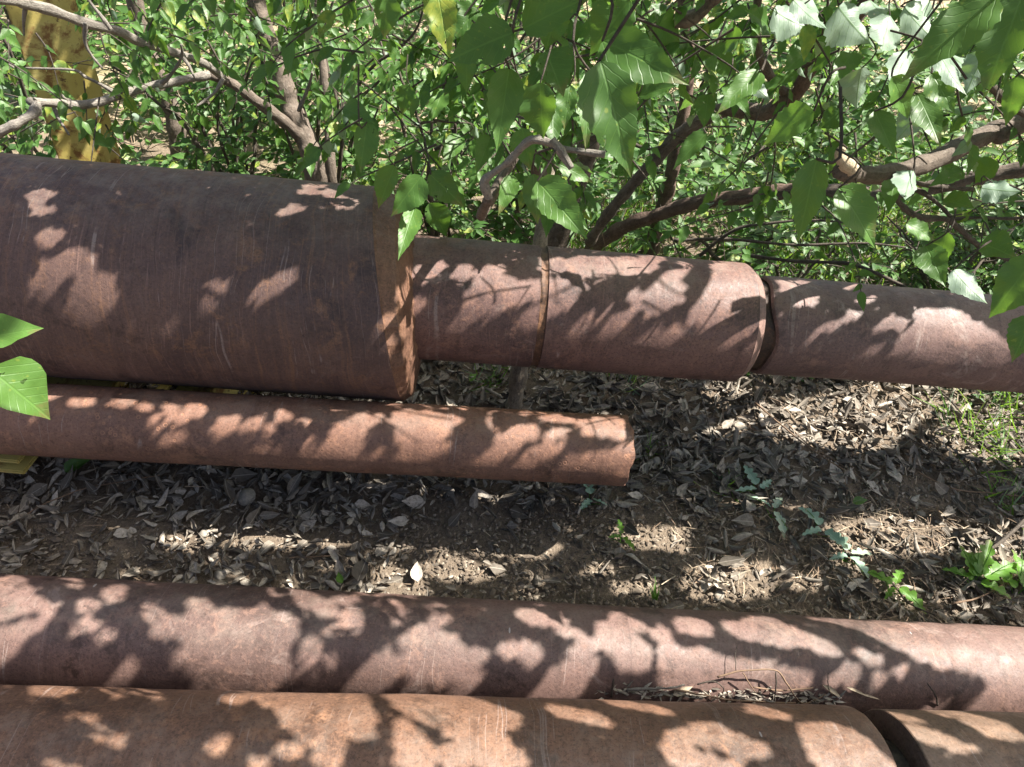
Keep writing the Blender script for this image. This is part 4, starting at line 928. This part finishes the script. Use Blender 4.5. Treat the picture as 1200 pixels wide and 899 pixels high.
for _ in range(420):                                # brush of dead twigs on the ground behind the pipes
    x, yy = rng.uniform(-.2, 2.9), rng.uniform(2.15, 4.3); z = float(gz(x, yy)); L = rng.uniform(.15, .6); a = rng.uniform(0, 6.28); el = rng.uniform(.0, .9)
    d = np.array([math.cos(a)*math.cos(el), math.sin(a)*math.cos(el), math.sin(el)]); p = np.array([x, yy, z+rng.uniform(0, .12)])
    TB.add([p, p+d*L*.4+rv(.03), p+d*L*.75+rv(.05), p+d*L+rv(.05)], rng.uniform(.0015, .005), .001, 5, 3, 0, False)
tag(TB.build('dry_brush', M_TWIG, None), 'tangle of thin dead twigs on the ground behind the pipes', None, None, 'stuff')

# ------------------------------------------------------------------ forest floor
def litter_density(x, y):
    q = proj((x, y, float(gz(x, y)))); px, py = q
    d = 1.
    if 440 < px < 830 and 595 < py < 720: d = .12+.5*max(0, (abs(px-640)-150)/60)
    if px <= 440 and py > 618 and px > 40: d = .35 if px < 200 else .8
    if 830 <= px < 1110 and py > 590: d = .35
    if 1000 < px < 1180 and 560 < py < 612: d = .3
    return d
def in_frame(x, y, m=650):
    q = proj((x, y, 0.)); return -m < q[0] < 1200+m and 150 < q[1] < 900
def on_floor(n, box=(-2.3, 2.9, .62, 2.6)):
    out = []
    while len(out) < n:
        x, y = rng.uniform(box[0], box[1]), rng.uniform(box[2], box[3])
        if in_frame(x, y): out.append((x, y))
    return out
LV = Leaves()
for x, y in on_floor(30000):
    if litter_density(x, y) < rng.random(): continue
    ln = rng.uniform(.024, .074)*(1 if rng.random() < .7 else .5)*(.85 if y < 1.2 else 1); a = rng.uniform(0, 6.283); up = rng.normal()*.36
    ax = np.array([math.cos(a), math.sin(a), up]); nn = unit(np.array([0, 0, 1.])*rng.choice([1, 1, -1])+rv(.5))
    LV.add((x, y, float(gz(x, y))+rng.uniform(.004, .026)), unit(ax), nn, ln, ln*rng.uniform(.36, .66), rng.uniform(-.9, 1.1), rng.choice([.25, .6, .95, 1.3])*rng.uniform(.7, 1.2), rng.random()**1.25)
o = LV.build('leaf_litter', M_DEAD, None, rows=6, half=2, roll=True, twist=.35); tag(o, 'curled grey-brown dead leaves covering the soil', None, None, 'stuff')
def crumbs():
    V, F, T = [], [], []; n = 0
    ico = [(0, 0, 1), (.9, 0, .2), (.28, .85, .2), (-.72, .53, .2), (-.72, -.53, .2), (.28, -.85, .2), (.1, .1, -.8)]
    fc = [(0, 1, 2), (0, 2, 3), (0, 3, 4), (0, 4, 5), (0, 5, 1), (6, 2, 1), (6, 3, 2), (6, 4, 3), (6, 5, 4), (6, 1, 5)]
    for x, y in on_floor(48000, (-2.2, 2.6, .7, 1.75)):
        q = proj((x, y, 0.)); bare = 1-litter_density(x, y)
        if rng.random() > .25+bare*.9: continue
        s = rng.uniform(.0015, .006)*(1 if rng.random() < .93 else 1.8); st = rng.uniform(.5, 2.2); a = rng.uniform(0, 6.28); ca, sa = math.cos(a), math.sin(a); z = float(gz(x, y))+rng.uniform(.002, .012); t = rng.random()**1.6
        for vx, vy, vz in ico:
            j = rng.uniform(.75, 1.25); X, Y, Z = vx*s*st*j, vy*s*j, vz*s*.7*j
            V.append((x+X*ca-Y*sa, y+X*sa+Y*ca, z+Z)); T.append(t)
        F += [(a_+n, b_+n, c_+n) for a_, b_, c_ in fc]; n += 7
    V = np.array(V); me = mesh_np('soil_crumbs', V, np.array(F), np.full((len(V), 2), .2), {'tone': np.array(T)}, False)
    tag(link('soil_crumbs', me, M_CHIP), 'loose soil crumbs and wood chips on the bare ground between the pipes', None, None, 'stuff')
crumbs()
LV = Leaves()
for x, y in on_floor(20000, (-2.2, 2.6, .75, 2.2)):
    q = proj((x, y, 0.)); 
    d = .9 if (790 < q[0] < 1130 and q[1] > 585) else (.16 if q[0] > 700 else .08)
    if rng.random() > d: continue
    a = rng.uniform(0, 6.283); ln = rng.uniform(.012, .06)*(1 if rng.random() < .9 else 1.7)
    LV.add((x, y, float(gz(x, y))+rng.uniform(.008, .03)), unit([math.cos(a), math.sin(a), rng.normal()*.35]), unit([rng.normal()*.3, rng.normal()*.3, 1]), ln, rng.uniform(.0008, .0024), rng.uniform(-.4, .6), .2)
tag(LV.build('straw_litter', M_STRAW, None, rows=4, half=1, prof=lambda t: .8+.2*np.sin(t*3.1)), 'thin straw and grass stems lying on the soil', None, None, 'stuff')

# ------------------------------------------------------------------ single things on the floor
def ground_px(px, py):
    P, _ = surf([px], [py]); return P[0]
def floor_px(px, py):
    d = ray(px, py); t = -CH/d[2]
    for _ in range(4): p = CP+d*t; t = (float(gz(p[0], p[1]))-CH)/d[2]
    return CP+d*t
def pebble(px, py, size, label):
    p = floor_px(px, py); bm = bmesh.new(); bmesh.ops.create_icosphere(bm, subdivisions=3, radius=1); sd = rng.uniform(0, 50)
    sq = (rng.uniform(.85, 1.2), rng.uniform(.7, .95), rng.uniform(.5, .7))
    for v in bm.verts:
        c = v.co.copy(); k = 1+.30*noise.noise((c.x*1.1+sd, c.y*1.1, c.z*1.1))+.10*noise.noise((c.x*3+sd, c.y*3, c.z*3))
        v.co = Vector((c.x*sq[0], c.y*sq[1], c.z*sq[2]))*k*size
    for f in bm.faces: f.smooth = True
    me = bpy.data.meshes.new('pebble'); bm.to_mesh(me); bm.free()
    o = link('pebble', me, M_STONE); o.location = (p[0], p[1], p[2]+size*.45); o.rotation_euler.z = rng.uniform(0, 6); tag(o, label, 'stone', 'small stones on the soil')
for a in [(768, 543, .019, 'tan rounded stone right of the short pipe end'), (388, 646, .015, 'small stone just right of the sunlit soil strip'), (259, 676, .016, 'grey flat stone by the near pipe below the sunlit soil strip'), (290, 586, .030, 'pale grey slab of stone in the leaves under the short pipe'),
          (876, 597, .024, 'brownish stone beside the silvery weed'), (842, 700, .015, 'pale stone by the near pipe left of the straw'), (584, 646, .008, 'small pale stone on the bare soil'), (378, 683, .012, 'stone against the near pipe beside the fresh leaf'), (240, 627, .014, 'stone at the left of the sunlit soil strip'), (1078, 603, .014, 'grey stone in the dark soil patch')]:
    pebble(*a)

def weed(name, px, py, spec, mat, label, cat='weed', group=None, lobes=True):
    """spec: list of (bearing deg, length, lift); leaves lobed like ragweed"""
    spec = [(q_[0], q_[1]*(1.35 if mat is M_PALE else 1.15 if lobes else 1), q_[2]) for q_ in spec]; p = floor_px(px, py); root = empty(name, p, label, cat, group); LV, TB = Leaves(), Tubes()
    for az, L, lift in spec:
        a = R_(az); d = np.array([math.cos(a), math.sin(a), lift]); e = p+d*L
        TB.add([p, (p+e)/2+np.array([0, 0, .25*L]), e], .0016, .0008, 5, 4, 0, False)
        if lobes:
            LV.add(p+d*L*.15+np.array([0, 0, .12*L+.022]), unit(d*[1, 1, .35]+rv(.06)), unit(np.array([0, 0, 1.])+rv(.25)), L*1.15, L*.85, rng.uniform(.1, .6), .18)
        else:
            LV.add(p+d*L*.12, unit(d), unit(np.array([0, 0, 1.])+rv(.2)), L, L*.22, .5, .2)
    if lobes: LV.build('foliage', mat, root, rows=30, half=2, prof=lambda t: (np.clip(t+.04, 0, 1)**.45)*(np.clip(1-t, 0, 1)**.7)*(.42+.75*np.abs(np.sin(t*math.pi*3.6+.35))**.8))
    else: LV.build('foliage', mat, root, rows=5, half=1)
    TB.build('stem', M_FRESH, root, tuple(p))
GW = 'small weeds sprouting from the soil'
weed('weed', 885, 580, [(110, .05, .5), (200, .045, .4), (30, .035, .5)], M_PALE, 'silvery lobed weed furthest from the near pipe', group=GW)
weed('weed', 903, 606, [(140, .05, .4), (290, .055, .4), (60, .04, .5)], M_PALE, 'silvery lobed weed beside the brownish stone', group=GW)
weed('weed', 960, 628, [(120, .055, .5), (300, .05, .4), (200, .04, .4)], M_PALE, 'silvery lobed weed at the edge of the sunlit straw', group=GW)
weed('weed', 990, 658, [(110, .055, .5), (290, .05, .4), (20, .045, .4), (200, .035, .4)], M_PALE, 'brightly sunlit silvery weed in the straw', group=GW)
weed('weed', 1044, 695, [(150, .06, .6), (310, .065, .4), (60, .05, .5), (220, .04, .4)], M_FRESH, 'green lobed weed close to the near pipe', group=GW)
weed('weed', 1138, 690, [(60, .09, 1.), (110, .07, .9), (20, .10, .8), (160, .06, .6), (330, .06, .5), (85, .06, 1.3)], M_FRESH, 'bright lime green weed at the right under a dark twig', group=GW)
weed('weed', 1188, 700, [(80, .08, 1.), (140, .06, .7), (30, .07, .6)], M_FRESH, 'dark green weed at the far right by the near pipe', group=GW)
weed('weed', 691, 592, [(100, .05, .7), (240, .035, .5), (330, .03, .5)], M_PALE, 'small weed just under the end of the short pipe', group=GW)
weed('weed', 727, 636, [(100, .035, .9), (200, .03, .6), (300, .04, .6)], M_FRESH, 'pale green sprout on the bare soil below the short pipe end', group=GW)
weed('grass_sprout', 768, 708, [(100, .045, 1.2), (120, .035, 1.), (80, .03, 1.3)], M_FRESH, 'upright grass sprout touching the near pipe', 'grass sprout', lobes=False)
def tuft(px, py, n, L, spread, label):
    p = floor_px(px, py); root = empty('grass_tuft', p, label, 'grass tuft', 'grass tufts on the soil'); LV = Leaves()
    for _ in range(n):
        q = p+np.array([rng.normal()*spread, rng.normal()*spread, 0]); ax = unit([rng.normal()*.75, rng.normal()*.75, rng.uniform(.35, 1)])
        LV.add(q, ax, unit(np.cross(ax, rv())), L*rng.uniform(.5, 1.2), rng.uniform(.003, .007), rng.uniform(.1, .9), .25)
    LV.build('blades', M_FRESH, root, rows=5, half=1, prof=lambda t: np.clip(1-t, 0, 1)**.6)
tuft(1150, 520, 90, .17, .07, 'bright feathery grass tuft below the narrow pipe at the right')
tuft(1175, 480, 50, .14, .05, 'grass tuft half hidden under the narrow pipe at the right')
tuft(1185, 590, 40, .10, .04, 'dull grass tuft at the far right in the shade')
tuft(575, 448, 34, .09, .03, 'short grass under the middle pipe beside the sapling stem')
tuft(735, 448, 34, .09, .03, 'short grass under the middle pipe right of its joint')
tuft(850, 570, 22, .08, .03, 'sparse green grass among the dead leaves left of the silvery weeds')
tuft(760, 530, 18, .07, .02, 'few grass blades beside the open end of the short pipe')
def floor_leaf(px, py, ln, az, mat, label, cat='leaf', lift=.25, tone=.4):
    p = floor_px(px, py)+np.array([0, 0, .03]); root_o = Leaves(); a = R_(az)
    root_o.add((0, 0, 0), unit([math.cos(a), math.sin(a), lift]), unit([.1, -.5, 1]), ln, ln*.5, .3, .2, tone)
    o = root_o.build('fallen_leaf', mat, None, rows=8, half=2); o.location = p; tag(o, label, cat, 'single leaves standing out on the soil')
floor_leaf(402, 692, .035, 120, M_FRESH, 'bright green fresh leaf at the edge of the near pipe')
floor_leaf(550, 455, .045, 60, M_FRESH, 'green leaf among dead leaves behind the short pipe')
floor_leaf(80, 562, .07, 40, M_LEAF, 'dark green leaf in the shade below the short pipe')
floor_leaf(995, 597, .05, 10, M_LEAF, 'green leaf on the dark soil patch')
floor_leaf(420, 690, .075, 80, M_DEAD, 'large dark dead leaf leaning on the near pipe', tone=.05)
floor_leaf(478, 618, .055, 200, M_DEAD, 'pale rolled dead leaf catching the sun on the bare soil', tone=.95)
floor_leaf(490, 690, .06, 100, M_DEAD, 'pale dead leaf curled against the near pipe', tone=.95)
floor_leaf(880, 620, .07, 190, M_DEAD, 'pair of flat brown dead leaves below the brownish stone', tone=.5)
def loose_stick(px, h, r0, r1, mat, label, name='loose_twig', cat='twig'):
    pts = []
    for i, (x, y) in enumerate(px):
        p = floor_px(x, y); p = p+np.array([0, 0, h[i] if isinstance(h, (list, tuple)) else h]); pts.append(p)
    T = Tubes(); T.add(pts, r0, r1, 6, 4, .001, True, .15); o = T.build(name, mat, None, tuple(pts[0])); o.location = pts[0]
    tag(o, label, cat, 'loose twigs and stems on the soil')
loose_stick([(15, 625), (60, 598), (110, 580), (190, 566)], .03, .002, .0012, M_STRAW, 'long straw stem lying across the leaves under the short pipe')
loose_stick([(340, 662), (365, 661), (388, 660)], .03, .0015, .001, M_STRAW, 'short pale stem lying by the near pipe')
loose_stick([(575, 617), (584, 606), (592, 597)], [.0, .03, .05], .002, .0015, M_TWIG, 'dark twig standing in the bare soil')
loose_stick([(880, 480), (915, 510), (950, 538), (985, 560)], .035, .0028, .002, M_STRAW, 'long pale stem slanting over the sunlit leaves under the narrow pipe')
loose_stick([(920, 505), (945, 530), (975, 548), (1010, 572)], .03, .0022, .001, M_STRAW, 'second pale stem beside the long slanting stem')
loose_stick([(1070, 560), (1110, 580), (1150, 585), (1200, 590)], .03, .0025, .0015, M_STRAW, 'dry stem lying by the dull grass tuft')
loose_stick([(1200, 612), (1172, 640), (1140, 664), (1115, 690)], [.06, .05, .03, .0], .006, .004, M_TWIG, 'dark bent twig leaning over the lime green weed')
loose_stick([(1110, 715), (1140, 708), (1165, 695), (1185, 680)], .03, .003, .002, M_STRAW, 'pale stem by the lime green weed')
loose_stick([(1016, 650), (1024, 668), (1040, 690), (1060, 715), (1090, 728)], .03, .003, .002, M_TWIG, 'thin bent twig beside the green lobed weed')
loose_stick([(1060, 520), (1105, 545), (1160, 560)], .03, .002, .0012, M_TWIG, 'grey twig in the shaded leaves below the feathery tuft')
T = Tubes(); a_, b_ = floor_px(838, 546), PA.P(.50, -1.75, RB); T.add([a_, a_*.5+b_*.5+rv(.004), b_], .0016, .0016, 6, 4); o = T.build('hanging_wire', M_WIRE, None, tuple(a_)); o.location = a_
tag(o, 'thin dark wire hanging straight down from the middle pipe', 'wire')

# plant scraps caught in the groove between the two nearest pipes
def groove(px, py, off=.0):
    P, N = surf([px], [py]); return P[0]+N[0]*off
def scrap(pts, r0, r1, mat, label, rough=.1):
    P = [groove(x, y, o) for x, y, o in pts]; T = Tubes(); T.add(P, r0, r1, 6, 4, .0006, True, rough); o = T.build('dry_stem', mat, None, tuple(P[0])); o.location = P[0]
    tag(o, label, 'dry stem', 'plant scraps caught between the two near pipes')
scrap([(838, 792, .012), (858, 786, .02), (880, 784, .028), (903, 785, .03), (918, 800, .02), (936, 820, .01), (952, 818, .008), (966, 812, .006)], .0021, .0014, M_STRAW, 'pale bent stem looping up out of the groove between the near pipes')
scrap([(790, 806, .01), (820, 810, .014), (850, 815, .014), (885, 818, .012), (930, 820, .01)], .0022, .0016, M_STRAW, 'long pale stem lying along the groove between the near pipes')
scrap([(865, 787, .024), (874, 798, .016), (882, 808, .012)], .0013, .001, M_STRAW, 'short stem branching off the looping stem')
scrap([(902, 786, .029), (904, 803, .02), (905, 822, .008)], .0015, .0014, M_TWIG, 'dark upright stem under the looping stem')
scrap([(734, 806, .008), (760, 804, .012), (785, 803, .012), (800, 800, .012)], .003, .0022, M_GREY, 'grey dead twig at the left of the scraps in the groove', .3)
scrap([(716, 815, .004), (716, 804, .012), (717, 793, .016)], .0024, .002, M_TWIG, 'short black twig stub standing in the groove')
scrap([(815, 800, .01), (832, 795, .02), (843, 802, .02), (844, 809, .012)], .0017, .0012, M_TWIG, 'dark curled stem in the groove')
scrap([(880, 803, .012), (905, 806, .012), (930, 806, .01), (950, 804, .01)], .0018, .0012, M_STRAW, 'stem crossing behind the looping stem')
scrap([(1098, 826, .002), (1092, 812, .012), (1082, 799, .012)], .002, .001, M_TWIG, 'thin black twig leaning on the long plain pipe at the right')
scrap([(972, 814, .004), (966, 800, .014), (965, 788, .02)], .001, .0008, M_TWIG, 'hair-thin stem standing near the dark recess')
scrap([(858, 785, .02), (857, 770, .022), (859, 760, .024)], .0009, .0007, M_TWIG, 'hair-thin stem rising from the looping stem')
def scrap_leaf(px, py, ln, wd, ax, label, tone=.9):
    p = groove(px, py, .006); LV = Leaves(); LV.add((0, 0, 0), unit(ax), unit([.1, -.4, 1]), ln, wd, .3, .5, tone)
    o = LV.build('dead_leaf', M_STRAW, None, rows=6, half=2, roll=True); o.location = p; tag(o, label, 'dead leaf', 'plant scraps caught between the two near pipes')
scrap_leaf(963, 802, .05, .014, (.8, -.3, -.25), 'broad pale dead leaf blade by the dark recess')
scrap_leaf(990, 804, .055, .008, (.9, -.2, -.15), 'narrow pale dead leaf blade over the dark recess')
scrap_leaf(1008, 812, .045, .006, (.9, -.1, -.1), 'thin curled dead leaf blade right of the dark recess')
scrap_leaf(788, 812, .045, .02, (.7, .2, .35), 'crumpled whitish dead leaf in the scraps of the groove', .98)
LV = Leaves()
for _ in range(220):
    px = rng.uniform(700, 985); py = 811+(px-700)*.03+rng.normal()*3-2; p = groove(px, py, rng.uniform(.0, .008))
    LV.add(p, unit([rng.normal(), rng.normal()*.3, rng.normal()*.25]), unit([0, -.3, 1]), rng.uniform(.008, .03), rng.uniform(.002, .008), .3, .3, rng.random())
tag(LV.build('chaff_litter', M_DEAD, None, rows=3, half=1, roll=True), 'fine chaff caught in the groove between the near pipes', None, None, 'stuff')
